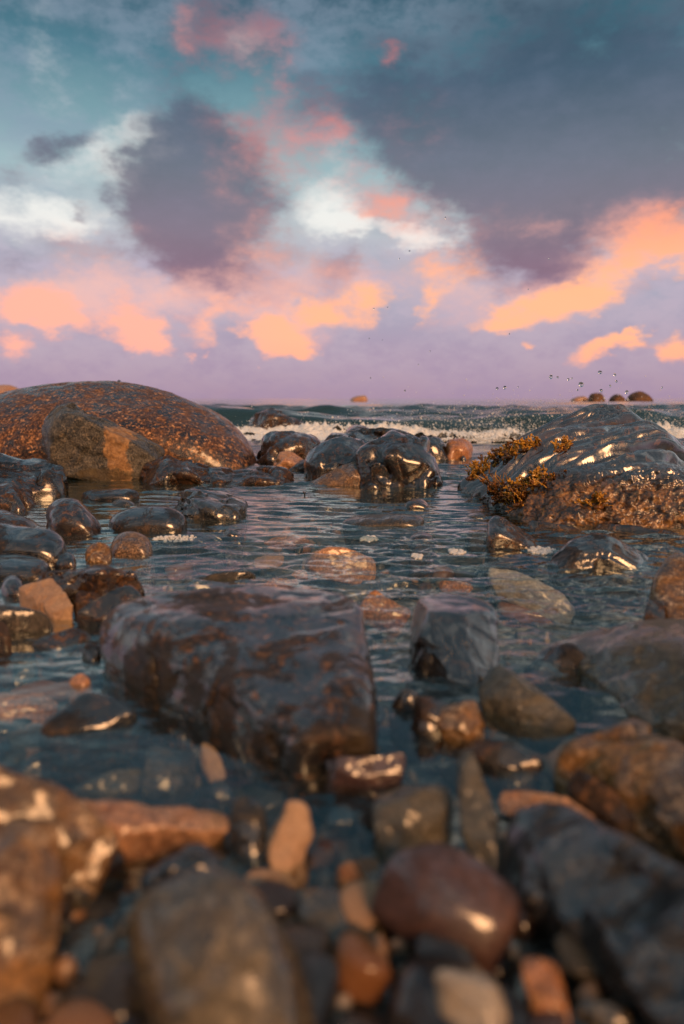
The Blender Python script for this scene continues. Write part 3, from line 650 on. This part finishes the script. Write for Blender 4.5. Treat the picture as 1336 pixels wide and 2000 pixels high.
zr('flat_rock', 'big dark slate slab lying diagonally in the lower right corner', 'slate',
   [(985, 1640, .02), (1000, 1600, .03), (1080, 1585, .045), (1170, 1610, .055), (1300, 1690, .06), (1480, 1800, .06), (1020, 1720, .015), (1090, 1790, .02), (1200, 1880, .025), (1330, 1990, .03), (1480, 2060, .03)], -.08, level=6, p=16, foot=.9, lump=.06, mid=.015)
zr('flat_rock', 'long flat wet rock on the left, behind the tan flagstone', 'brown',
   [(68, 1150, .012), (90, 1118, .035), (150, 1112, .042), (230, 1113, .040), (270, 1128, .030), (284, 1146, .012), (262, 1158, .002), (190, 1166, .0), (110, 1170, .0), (200, 1120, .045)], -.08, level=6, p=20, foot=1.0, strata=((.2, .2, 1), 4, .05))
zr('stone', 'dry tan four-cornered flagstone at the left', 'tan', [(38, 1148, .030), (104, 1130, .046), (143, 1180, .024), (106, 1197, .010), (70, 1178, .012), (42, 1155, .020)], -.03, level=6, p=30, foot=.9, chip=3, jag=.014, lump=.015, mid=.012, fine=.004)
zr('stone', 'dark glossy curved stone between the flagstone and the broad block', 'black', [(150, 1196, .018), (175, 1170, .034), (215, 1150, .044), (255, 1145, .044), (276, 1160, .034), (240, 1190, .018), (200, 1212, .006), (160, 1214, .004)], -.08, level=6, p=12, foot=.95)
zr('stone', 'small brown stone right beside the tan flagstone', 'brown', [(148, 1176, .02), (152, 1154, .03), (185, 1150, .03), (200, 1165, .02), (165, 1184, .012)], -.06, level=5, p=14)
zr('stone', 'grey rounded stone at the left edge below the flagstone', 'grey', [(-50, 1215, .02), (-30, 1185, .035), (20, 1180, .036), (70, 1190, .030), (105, 1208, .014), (80, 1226, .004), (0, 1236, .0)], -.08, level=6, p=8)
zr('stone', 'dark round stone at the left edge, half cut off', 'brown', [(-40, 1250, .01), (-20, 1212, .03), (10, 1212, .03), (22, 1232, .02), (12, 1262, .002)], -.08, level=5, p=8)
zr('stone', 'low brown stone awash left of the broad block', 'brown', [(62, 1258, .002), (110, 1238, .008), (150, 1226, .012), (182, 1232, .008), (170, 1252, .0), (110, 1268, -.002)], -.06, level=5, p=8)
zr('stone', 'dark wet stone breaking the water with a bright rim, lower left', 'dark', [(76, 1420, .004), (120, 1380, .016), (170, 1352, .022), (225, 1355, .020), (264, 1388, .008), (200, 1420, .0), (110, 1432, .0)], -.06, level=6, p=10, foot=1.05)
zr('pebble', 'pebble tip poking out left of the broad block', 'peach', [(132, 1330, .002), (145, 1316, .010), (165, 1314, .010), (178, 1330, .002), (160, 1340, .0)], -.05, level=4, p=8)
zr('pebble', 'dark knob of stone against the left end of the broad block', 'dark', [(160, 1275, .004), (170, 1252, .014), (190, 1254, .014), (198, 1280, .002), (180, 1290, .0)], -.05, level=5, p=9)

# foreground stones, out of focus
peb('stone', 'large pale olive boulder-like stone at the bottom centre-left', M['olive'], 430, 1905, 180, 205, 6, .025, .8, 6, 4.2, lump=.03, mid=.006, fine=.0015)
peb('stone', 'black stone peeping out behind the pale olive stone', M['slate'], 360, 1710, 82, 50, 15, .012, .8, 5, 7)
peb('stone', 'long flat peach stone in the lower left', M['peach'], 262, 1628, 185, 66, -13, .010, .9, 6, 12, lump=.09, mid=.03)
peb('stone', 'yellow-brown stone at the left edge, upper of the two', M['ochre'], 55, 1632, 165, 92, -34, .028, .9, 6, 14, lump=.08, mid=.014)
peb('stone', 'yellow-brown mossy stone at the left edge, lower of the two', M['ochre'], 5, 1810, 115, 205, -22, .035, .8, 6, 10, lump=.08, mid=.014)
peb('pebble', 'small orange pebble in the dark gap left of the pale olive stone', M['orange'], 140, 1810, 26, 34, -20, -.010, .8, 5, 7, cat='pebble')
peb('pebble', 'upright dark blue-grey pebble left of the tan knuckle stone', M['slate'], 487, 1627, 42, 66, -8, .006, .8, 5, 7, cat='pebble')
peb('pebble', 'tan knuckle-shaped pebble in the lower middle', M['tan'], 566, 1640, 42, 72, -18, .008, .8, 5, 10, cat='pebble', lump=.09)
peb('stone', 'dull olive-grey stone behind the pale olive stone, lower middle', M['olive'], 660, 1840, 100, 105, 10, -.012, .8, 5, 7)
peb('pebble', 'oval rust-brown pebble left of the round red-brown stone', M['orange'], 692, 1737, 38, 62, 25, -.004, .8, 5, 7, cat='pebble')
peb('stone', 'big round red-brown stone in the bottom centre-right', M['red'], 878, 1782, 145, 115, -32, .018, .85, 6, 6, lump=.025, mid=.005, fine=.001)
peb('stone', 'grey-brown stone above the round red-brown stone', M['green'], 815, 1605, 85, 75, 10, .004, .8, 5, 8)
peb('stone', 'long upright finger of grey-brown stone right of centre', M['green'], 940, 1635, 38, 165, 14, .012, .9, 6, 10, lump=.06)
peb('stone', 'flat red-brown stone with a pale rim below the broad block', M['red'], 715, 1515, 82, 38, 6, .004, .9, 6, 12)
peb('stone', 'orange-brown lump, left of the pair under the black block', M['brown'], 838, 1425, 40, 62, -10, .0, .8, 5, 10)
peb('stone', 'brown cube-like lump, right of the pair under the black block', M['ochre'], 900, 1420, 46, 50, 15, .006, .8, 5, 8)
peb('stone', 'pale green-grey stone under the black block', M['green'], 1015, 1388, 92, 62, -36, .0, .8, 6, 8, lump=.05)
peb('stone', 'black wet stone below the pale green-grey stone', M['black'], 975, 1500, 80, 55, -10, -.008, .8, 5, 8)
peb('stone', 'rough pale crusted stone above the dark slate slab', M['peach'], 1070, 1578, 95, 32, -4, .008, .9, 6, 10, mid=.06, fine=.02)
peb('pebble', 'pale tan pebble at the bottom edge', M['pale'], 925, 1975, 70, 78, 20, .025, .8, 5, 6, cat='pebble')
peb('pebble', 'orange pebble at the bottom edge right of the pale tan one', M['orange'], 1060, 1935, 42, 72, 14, .015, .8, 5, 6, cat='pebble')
peb('pebble', 'small olive pebble at the bottom edge, right of the orange one', M['olive'], 1180, 1985, 55, 32, 0, .012, .8, 5, 6, cat='pebble')
peb('pebble', 'slim tan pebble left of the pale tan pebble at the bottom', M['tan'], 738, 1910, 24, 58, -10, .0, .8, 5, 6, cat='pebble')
peb('pebble', 'small brown pebble below the round red-brown stone', M['brown'], 790, 1925, 26, 22, 0, .0, .8, 4, 6, cat='pebble')
peb('pebble', 'small dark reddish pebble among the lower middle stones', M['red'], 635, 1672, 32, 34, 0, -.008, .8, 4, 7, cat='pebble')
peb('pebble', 'dark pebble under the flat red-brown rimmed stone', M['dark'], 668, 1605, 34, 34, 0, -.012, .8, 4, 7, cat='pebble')
peb('pebble', 'narrow brown pebble left of the grey-brown stone', M['brown'], 718, 1620, 20, 46, -10, -.006, .8, 4, 7, cat='pebble')
peb('pebble', 'flat tan pebble between the tan knuckle stone and the olive-grey stone', M['tan'], 530, 1722, 56, 20, -12, -.004, .8, 5, 7, cat='pebble')
peb('stone', 'dark stone in the gap right of the broad block', M['dark'], 790, 1400, 32, 62, 0, -.012, .8, 5, 7)
peb('stone', 'dark stone filling the gap under the tilted slab', M['dark'], 1120, 1340, 90, 60, -45, -.030, .8, 5, 8)
peb('stone', 'dull brown stone wedged below the red-brown rimmed stone', M['brown'], 1210, 1600, 110, 40, -25, .0, .8, 5, 8)

# submerged stones one can see through the water
def sub(label, mat, cx, cy, a, b, rot=0, z=-.05, name='stone', **kw):
    peb(name, label, M[mat], cx, cy, a, b, rot, z, kw.pop('th', .6), kw.pop('level', 5), kw.pop('p', 9), **kw)
sub('bright peach stone under water in the middle of the pool', 'peach', 660, 1103, 76, 36, -8, -.028)
sub('orange angular stone under water between the broad block and the black block', 'orange', 750, 1198, 50, 36, -28, -.030, p=14)
sub('pale streaked slab under water behind the black block', 'pale', 1035, 1160, 92, 34, -20, -.045)
sub('grey rounded stone under water behind the orange angular one', 'grey', 752, 1155, 50, 22, 0, -.055)
sub('grey-brown stone under water left of the orange angular one', 'green', 680, 1165, 40, 26, 0, -.055)
sub('small tan stone under water left of the bright peach stone', 'tan', 527, 1098, 30, 15, 5, -.05)
sub('small orange stone under water below the bright peach stone', 'orange', 548, 1140, 34, 12, 4, -.05)
sub('tiny orange pebble under water left of the bright peach stone', 'peach', 585, 1122, 16, 10, 0, -.045, name='pebble')
sub('curved dark stone under water behind the broad block', 'slate', 430, 1140, 72, 22, 8, -.012)
sub('rust-coloured stone under water right of the bright peach stone', 'orange', 890, 1148, 34, 14, 0, -.05)
sub('tiny round brown pebble under water behind the black block', 'red', 832, 1148, 12, 10, 0, -.045, name='pebble')
sub('pale flat stone under water in the far left of the pool', 'peach', 560, 1058, 45, 12, 0, -.05)
sub('brown slab under water in front of the seaweed boulder, left one', 'brown', 1095, 1045, 70, 20, -6, -.012)
sub('brown slab under water in front of the seaweed boulder, right one', 'brown', 1240, 1043, 78, 17, -4, -.010)
sub('brown slab under water before the glossy black pair', 'peach', 690, 965, 75, 12, 0, -.022)
sub('slate-grey stone under water in the lower left', 'grey', 335, 1520, 55, 60, -10, -.030)
sub('flat grey-green stone under water left of the slate-grey one', 'green', 215, 1540, 68, 32, 8, -.035)
sub('thin tan stone under water right of the slate-grey one', 'tan', 412, 1490, 20, 42, 25, -.030)
sub('large flat brown slab under water at the left edge', 'peach', 30, 1400, 90, 55, 0, -.06, p=14)
sub('long brown stone under water at the left edge', 'green', 60, 1310, 70, 16, 35, -.05)
sub('small dark stone under water above the peach stone', 'slate', 430, 1560, 28, 34, 0, -.03)
sub('dark grey block under water below the dark bright-rimmed stone', 'dark', 170, 1470, 120, 34, 8, -.045)

# ------------------------------------------------------------------ loose pebbles on the bed
PV = []
for k in range(10):
    dv, f = ico(3); g = np.random.default_rng(400 + k)
    n = g.normal(size=(12, 3)); n /= np.linalg.norm(n, axis=1)[:, None]
    n = np.vstack([n, np.eye(3), -np.eye(3)]); D = np.concatenate([g.uniform(.8, 1.1, 12), np.ones(6)])
    A = np.maximum(dv @ n.T / D, 0); v = dv * ((A ** 8).sum(1) ** (-1 / 8))[:, None]
    PV.append(tri_mesh('pebble', roughen(v, f, 50 + k, 2.0, .05, .01, .0), f, M['grey']))
KINDS = [('grey', 'grey'), ('brown', 'brown'), ('dark', 'dark'), ('peach', 'peach'), ('green', 'olive grey'), ('orange', 'rust orange'), ('slate', 'bluish slate'), ('tan', 'tan'), ('red', 'reddish brown')]
def scatter(n, ylo, yhi, xr, rlo, rhi, where, group, zoff, wts):
    for k in range(n):
        y = ylo * (yhi / ylo) ** random.random(); x = random.uniform(*xr) * (.15 + .55 * y)
        r = random.uniform(rlo, rhi) * (.6 + .5 * min(y, 1.6)); mk, word = random.choices(KINDS, wts)[0]
        o = link('pebble', random.choice(PV))
        sx, sy, sz = r * random.uniform(.9, 1.5), r * random.uniform(.7, 1.1), r * random.uniform(.4, .7)
        o.scale = (sx, sy, sz); o.rotation_euler = (random.uniform(-.35, .35), random.uniform(-.35, .35), random.uniform(0, 6.28))
        o.location = (x, y, float(bed_z(np.array(x), np.array(y))) + sz * .55 + zoff * random.random())
        o.material_slots[0].link = 'OBJECT'; o.material_slots[0].material = M[mk]
        tag(o, f'{word} pebble {where}', 'pebble', f'{word} {group}')
scatter(140, .60, 2.3, (-1, 1), .014, .034, 'under the clear water on the bed of the pool', 'pebbles on the pool bed', .004, [4, 2, 1, 6, 7, 3, 2, 6, 2])
scatter(160, .24, .85, (-1, 1), .014, .030, 'lying among the blurred foreground stones', 'pebbles between foreground stones', .010, [5, 5, 5, 2, 4, 1.5, 4, 1, 2])
def gravel_mat():
    m, T, out = mat_base('mixed gravel')
    r = T.new('ShaderNodeNewGeometry').outputs['Random Per Island']
    c = T.ramp(r, [(0, (.03, .03, .03, 1)), (.3, (.09, .07, .05, 1)), (.55, (.16, .14, .11, 1)), (.75, (.30, .16, .08, 1)), (1, (.38, .31, .23, 1))])
    yb = T.new('ShaderNodeSeparateXYZ', {0: T.new('ShaderNodeNewGeometry').outputs['Position']}).outputs[1]
    c = T.mix(.6, c, T.mix(T.noise(T.new('ShaderNodeTexCoord').outputs['Object'], 300, 3), (.3, .3, .3, 1), (1.5, 1.5, 1.5, 1)), 'MULTIPLY')
    b = T.new('ShaderNodeBsdfPrincipled', {'Base Color': c, 'Roughness': .35})
    T.l.new(b.outputs[0], out.inputs[0]); return m
M['gravel'] = gravel_mat()
def gravel():
    dv, f = ico(2); V = []; F = []; b = 0
    for k in range(2600):
        y = .2 * (3.2 / .2) ** random.random(); x = random.uniform(-1, 1) * (.2 + .62 * y); r = random.uniform(.004, .011) * (.7 + .5 * y)
        rot = np.array(Euler((random.random() * 6, random.random() * 6, random.random() * 6)).to_matrix())
        v = (dv * np.array([1.2, .9, .65]) * r * (1 + .15 * rng.normal(size=(len(dv), 1)))) @ rot.T + np.array([x, y, float(bed_z(np.array(x), np.array(y))) + r * .3])
        V.append(v); F.append(f + b); b += len(dv)
    o = link('gravel', tri_mesh('gravel', np.vstack(V), np.vstack(F), M['gravel']))
    tag(o, 'small dark gravel covering the bed between the stones', 'gravel', kind='stuff')
gravel()

# ------------------------------------------------------------------ surf, spray, foam
def foam_mat():
    m, T, out = mat_base('sea foam')
    tc = T.new('ShaderNodeTexCoord').outputs['Object']
    n = T.noise(tc, 60, 5, .7)
    c = T.mix(n, (.62, .66, .66, 1), (.86, .86, .84, 1))
    bp = T.new('ShaderNodeBump', {'Strength': .6, 'Distance': .01, 'Height': n}).outputs[0]
    b = T.new('ShaderNodeBsdfPrincipled', {'Base Color': c, 'Roughness': .5, 'Normal': bp, 'Subsurface Weight': .3, 'Subsurface Radius': (.02, .02, .02)})
    T.l.new(b.outputs[0], out.inputs[0]); return m
M['foam'] = foam_mat()
def spheres(cent, rad, level):
    dv, f = ico(level); n = len(cent)
    v = (dv[None] * np.asarray(rad)[:, None, None] + np.asarray(cent)[:, None, :]).reshape(-1, 3)
    ff = (f[None] + (np.arange(n) * len(dv))[:, None, None]).reshape(-1, 3)
    return v, ff
def surf():
    xs = np.arange(-2.2, 5.2, .014); ts = np.linspace(0, 1, 90)
    X = np.repeat(xs[None], len(ts), 0); Tt = np.repeat(ts[:, None], len(xs), 1)
    wf = wave_front(xs); edge = np.column_stack([xs, np.full_like(xs, 2.0), np.zeros_like(xs)])
    y0 = 4.85 + .35 * fbm(edge * .9, 3) + .08 * perlin(edge * 6)
    Y = y0[None] + (wf + .10 - y0)[None] * Tt
    q = np.column_stack([X.ravel(), Y.ravel(), np.zeros(X.size)])
    base = sea_z(q[:, 0], q[:, 1], np.full(len(q), .02))
    t = Tt.ravel()
    prof = np.sin(np.clip(t * 1.15, 0, 1) * math.pi) ** .7
    heap = np.clip(.55 + 1.3 * perlin(q * np.array([1.1, 1.6, 1]) + 3), .05, 1.4)
    h = prof * heap * (.055 + .11 * np.abs(fbm(q * 6, 4, .6)) + .06 * np.abs(fbm(q * 20, 3, .65)))
    for bx, by, bs, bh in ((.98, 4.9, .22, .17), (1.25, 5.0, .2, .14), (2.3, 5.0, .25, .14), (2.75, 5.1, .3, .12), (-.17, 5.2, .2, .06), (.35, 5.2, .25, .06), (1.75, 5.1, .25, .12), (-.8, 5.3, .25, .05)):
        gs = np.exp(-((q[:, 0] - bx) ** 2 + (q[:, 1] - by) ** 2 * 1.5) / bs ** 2)
        h += bh * gs * np.clip(.5 + 1.2 * np.abs(fbm(q * 11 + bx, 4, .65)), 0, 2) * prof
    q[:, 2] = base + h - .008
    keep = (prof * .65 + .9 * fbm(q * np.array([2.4, 4, 0]) + 2, 4, .6) + .25 * heap > .30)
    nr, nc = X.shape; i = np.arange((nr - 1) * nc).reshape(nr - 1, nc)[:, :-1].ravel()
    f = np.column_stack([i, i + 1, i + nc + 1, i + nc]); f = f[keep[f].all(1)]
    used = np.unique(f); mp = np.full(len(q), -1); mp[used] = np.arange(len(used))
    o = link('surf_foam', tri_mesh('surf_foam', q[used], mp[f], M['foam']))
    tag(o, 'white broken surf foam at the foot of the wave', 'foam', kind='stuff')
    # bubbles and thrown spray over it
    sel = used[rng.integers(0, len(used), 9000)]
    c = q[sel] + rng.normal(size=(len(sel), 3)) * np.array([.03, .03, .012]) + np.array([0, 0, .006]); rad = rng.gamma(2, .0011, len(sel)) + .0012
    jets = [(1.9, 4.8, .30), (1.05, 4.75, .30), (.9, 4.8, .24), (1.2, 4.8, .28), (2.2, 4.8, .26), (.55, 5.0, .20), (2.6, 4.9, .30), (2.3, 4.7, .22), (.15, 5.2, .16), (1.45, 5.0, .20), (3.1, 5.1, .25), (-.35, 5.1, .14), (-.75, 5.3, .10), (.8, 4.7, .16)]
    cs = [c]; rs = [rad]
    for jx, jy, jh in jets:
        n = int(3000 * jh); u = rng.random(n) ** 2.6; sp = .05 + .16 * u
        cc = np.column_stack([jx + rng.normal(size=n) * sp * 1.5, jy + rng.normal(size=n) * sp, .03 + u * jh * (1 + .25 * rng.normal(size=n))])
        cs.append(cc); rs.append((rng.gamma(1.2, .0011, n) + .0008) * (1.15 - .4 * u))
    n = 260
    cc = np.column_stack([rng.normal(1.0, 1.1, n), rng.uniform(3.9, 5.6, n), .06 + rng.gamma(1.6, .06, n)])
    cs.append(cc); rs.append(rng.gamma(1.4, .0013, n) + .0009)
    v, f = spheres(np.vstack(cs), np.concatenate(rs), 1)
    o = link('sea_spray', tri_mesh('sea_spray', v, f, M['foam']))
    tag(o, 'fine white spray and bubbles thrown up by the surf', 'spray', kind='stuff')
surf()

def water_mat():
    m, T, out = mat_base('water drop')
    b = T.new('ShaderNodeBsdfPrincipled', {'Base Color': (.75, .82, .85, 1), 'Roughness': .05, 'IOR': 1.333, 'Transmission Weight': 1.0})
    T.l.new(b.outputs[0], out.inputs[0]); return m
M['drop'] = water_mat()
dv, df = ico(3)
DV = [tri_mesh('water_drop', dv * (1 + .22 * fbm(dv * 1.3 + 9 * k, 2))[:, None], df, M['drop']) for k in range(4)]
for px, py, r in [(1076, 736, 4), (1089, 737, 2.5), (1110, 741, 2.5), (1117, 739, 2), (1135, 751, 6), (1172, 727, 4), (1201, 732, 3), (1204, 745, 2.5), (1192, 754, 2.5), (971, 759, 3), (986, 757, 4), (1012, 756, 1.5), (1174, 763, 4), (1224, 766, 4), (1128, 762, 2),
                  (791, 763, 2.5), (724, 738, 1.5), (730, 603, 2), (757, 600, 1.5), (800, 490, 1.8), (870, 425, 1.8), (1072, 505, 1.6), (1032, 565, 1.5), (721, 661, 1.5), (840, 686, 1.5), (817, 712, 1.2), (747, 664, 1.3), (995, 652, 1.5), (1293, 757, 2), (780, 505, 1.2)]:
    Y = random.uniform(1.9, 2.6); p = PY(px, py, Y); o = link('water_drop', random.choice(DV), p); s = .8 * r * Y / FPX
    o.scale = (s * random.uniform(.9, 1.4), s, s * random.uniform(.8, 1.1)); o.rotation_euler = (random.random() * 6, random.random() * 6, 0)
    if py > 715 and px > 960: tag(o, 'dark water drop flying above the folded seaweed boulder, against the sky', 'water drop', 'flying drops above the seaweed boulder')
    else: tag(o, 'tiny dark water drop flung high against the pink sky', 'water drop', 'scattered drops high in the sky')

def bubble_mat():
    m, T, out = mat_base('bubbles')
    b = T.new('ShaderNodeBsdfPrincipled', {'Base Color': (.78, .80, .80, 1), 'Roughness': .2, 'Transmission Weight': .35, 'IOR': 1.2})
    T.l.new(b.outputs[0], out.inputs[0]); return m
M['bubble'] = bubble_mat()
def foam_patch(label, cx, cy, a, b, n):
    c = PZ(cx, cy, 0); sx = a * np.linalg.norm(c - C0) / FPX; sy = PZ(cx, cy - b, 0)[1] - c[1]
    ang = rng.uniform(0, 6.28, n); rr = np.sqrt(rng.random(n)) * np.where(rng.random(n) < .5, 1, .75)
    pts = np.column_stack([np.cos(ang) * rr * sx, np.sin(ang) * rr * sy, np.zeros(n)])
    rad = rng.gamma(3, .0006, n) + .0012
    v, f = spheres(pts, rad, 2); v[:, 2] *= .75
    o = link('foam_patch', tri_mesh('foam_patch', v, f, M['bubble']), (c[0], c[1], .0005))
    tag(o, label, 'foam', 'foam patches floating on the pool')
foam_patch('round white foam disc floating in the middle of the pool', 720, 1053, 17, 6, 110)
foam_patch('small foam fleck floating below the foam disc', 814, 1087, 10, 5, 50)
foam_patch('ragged foam patch floating left of the wedge stone', 891, 1078, 16, 6, 80)
foam_patch('long foam patch floating between the wedge and the faceted stone', 1060, 1076, 30, 7, 140)
foam_patch('string of foam bubbles trailing right of the speckled domed stone', 342, 1052, 42, 6, 110)

# a bit of weed stem standing out of the pool
def twig():
    bm = bmesh.new()
    def tube(a, b, r0, r1):
        a, b = Vector(a), Vector(b); d = (b - a); q = d.to_track_quat('Z', 'Y').to_matrix().to_4x4()
        bmesh.ops.create_cone(bm, cap_ends=True, segments=7, radius1=r0, radius2=r1, depth=d.length, matrix=Matrix.Translation((a + b) / 2) @ q)
    tube((0, 0, -.03), (.002, 0, .006), .003, .0025); tube((.002, 0, .006), (-.004, .001, .014), .0025, .0015); tube((.001, 0, .008), (.007, 0, .013), .002, .001)
    me = bpy.data.meshes.new('twig'); bm.to_mesh(me); bm.free(); me.materials.append(M['dark'])
    o = link('twig', me, PZ(594, 968, 0)); tag(o, 'little dark twig sticking out of the pool near the black rocks', 'twig')
twig()

# ------------------------------------------------------------------ seaweed on the big rock
def weed_mat(name, a, b_):
    m, T, out = mat_base(name)
    tc = T.new('ShaderNodeTexCoord').outputs['Object']; rnd = T.new('ShaderNodeObjectInfo').outputs['Random']
    n = T.noise(tc, 90, 3, .6)
    c = T.mix(T.m('ADD', T.m('MULTIPLY', n, .6), T.m('MULTIPLY', rnd, .4)), a, b_)
    p = T.new('ShaderNodeBsdfPrincipled', {'Base Color': c, 'Roughness': .22, 'Coat Weight': .3, 'Coat Roughness': .1})
    t = T.new('ShaderNodeBsdfTranslucent', {0: c})
    mx = T.new('ShaderNodeMixShader', {0: .25, 1: p.outputs[0], 2: t.outputs[0]})
    T.l.new(mx.outputs[0], out.inputs[0]); return m
M['weed'] = weed_mat('orange wrack', (.38, .16, .016, 1), (.85, .46, .06, 1))
M['weed2'] = weed_mat('brown wrack', (.055, .022, .006, 1), (.30, .12, .02, 1))
def frond_mesh(seed, mat, thin=False):
    g = random.Random(seed); V = []; F = []
    def blade(p, d, side, L, w, depth):
        n = 5; prev = None; nor = d.cross(side).normalized(); curl = g.uniform(-.5, .5)
        for k in range(n + 1):
            t = k / n
            ww = w * ((.55 + .6 * math.sin(t * 2.4)) if depth else (.55 + .5 * t)) * (.55 if (k == n and depth == 0) else 1)
            if thin: ww = w * (1 - .6 * t) * .45
            c = p + d * (L * t) + nor * (curl * L * t * t * .35)
            th = .0009 if thin else .0006
            b = len(V); V.extend([c - side * ww + nor * .0004, c + nor * (th + ww * .25), c + side * ww + nor * .0004, c - nor * th])
            if k:
                for j in range(4): F.append((prev + j, prev + (j + 1) % 4, b + (j + 1) % 4, b + j))
            else: F.append((b, b + 3, b + 2, b + 1))
            prev = b
        F.append((prev, prev + 1, prev + 2, prev + 3))
        e = c
        if depth:
            for sgn in (-1, 1):
                a = sgn * g.uniform(.35, .75); rot = Matrix.Rotation(a, 3, nor); rot2 = Matrix.Rotation(g.uniform(-.5, .5), 3, d)
                blade(e, (rot2 @ (rot @ d)).normalized(), (rot2 @ (rot @ side)).normalized(), L * g.uniform(.55, .85), w * .9, depth - 1)
    blade(Vector((0, 0, 0)), Vector((0, 0, 1)), Vector((1, 0, 0)), .016 if not thin else .05, .0042, 0 if thin else 2)
    me = bpy.data.meshes.new('frond'); me.from_pydata([v[:] for v in V], [], F); me.materials.append(mat)
    me.polygons.foreach_set('use_smooth', [True] * len(F)); me.update(); return me
FR = [frond_mesh(k, M['weed']) for k in range(6)]; FR2 = [frond_mesh(20 + k, M['weed2']) for k in range(4)]; FT = [frond_mesh(40 + k, M['weed'], True) for k in range(4)]
hv, hfc = ico(3)
HOLD = tri_mesh('holdfast', hv * np.array([.012, .010, .007]) * (1 + .5 * fbm(hv * 2.5, 3))[:, None], hfc, M['weed2'])
BLAD = tri_mesh('air_bladder', ico(2)[0] * np.array([.0026, .0022, .0036]), ico(2)[1], M['weed'])
bv, bf = ROCKS['big']
TREE = BVHTree.FromPolygons(bv.tolist(), bf.tolist())
def clump(label, spots, n, meshes, size=1.0, spread=9, lean=(0, -.4, .5), alt=.3):
    root = None
    for k in range(n):
        i = random.random() * (len(spots) - 1); a = spots[int(i)]; b = spots[min(int(i) + 1, len(spots) - 1)]; u = i - int(i)
        px = a[0] + (b[0] - a[0]) * u + random.gauss(0, spread); py = a[1] + (b[1] - a[1]) * u + random.gauss(0, spread * .6)
        d = Vector(ray(px, py)).normalized()
        loc, nor, _, _ = TREE.ray_cast(Vector(C0), d)
        if loc is None or loc.y > 2.9: continue
        if root is None:
            root = bpy.data.objects.new('seaweed', None); COL.objects.link(root); root.location = loc; tag(root, label, 'seaweed', 'clumps of orange seaweed on the folded boulder'); root.empty_display_size = .02
            bpy.context.view_layer.update()
            hf = link('holdfast', HOLD, -nor * .001, root); hf.scale = (size,) * 3
        o = link('frond', random.choice(FR2 if random.random() < alt else meshes), (loc - root.location) - nor * .002, root)
        dr = (nor * random.uniform(.4, 1.0) + Vector(lean) * random.uniform(.2, 1) + Vector((random.gauss(0, .5), random.gauss(0, .5), random.gauss(0, .4)))).normalized()
        q = dr.to_track_quat('Z', 'Y'); o.rotation_mode = 'QUATERNION'; o.rotation_quaternion = q @ Euler((0, 0, random.uniform(0, 6.28))).to_quaternion()
        s = size * random.uniform(.6, 1.15); o.scale = (s, s, s)
        if k % 2 == 0 and meshes is not FT:
            bl = link('air_bladder', BLAD, (random.choice((-.003, .003)), .001, random.uniform(.008, .02)), o)
clump('long dense orange seaweed fringe on the left flank of the folded boulder', [(912, 928), (935, 915), (960, 898), (985, 888), (1005, 885)], 120, FR, 1.15, 9)
clump('seaweed tuft with upright lobes higher on the left flank', [(1015, 880), (1030, 872), (1048, 868)], 26, FR, 1.28, 6)
clump('spiky fan of thin orange weed stems low on the left flank', [(950, 940), (975, 945), (985, 950)], 36, FT, .9, 7, (-.3, -.3, .8), .05)
clump('bushy orange seaweed clump at the foot of the flank by the water', [(1000, 975), (1020, 960), (1045, 940), (1070, 932)], 95, FR, 1.15, 9)
clump('bright orange seaweed tuft alone in the middle of the folds', [(1085, 885), (1100, 876), (1115, 868)], 24, FR, 1.01, 5)
clump('small seaweed sprig on the crusted front face', [(1150, 985), (1168, 978), (1172, 990)], 16, FR, 1.08, 6)
clump('dark brown seaweed mat along the waterline of the flank', [(960, 965), (985, 972), (1010, 985)], 50, FR2, 1.22, 9, alt=1)
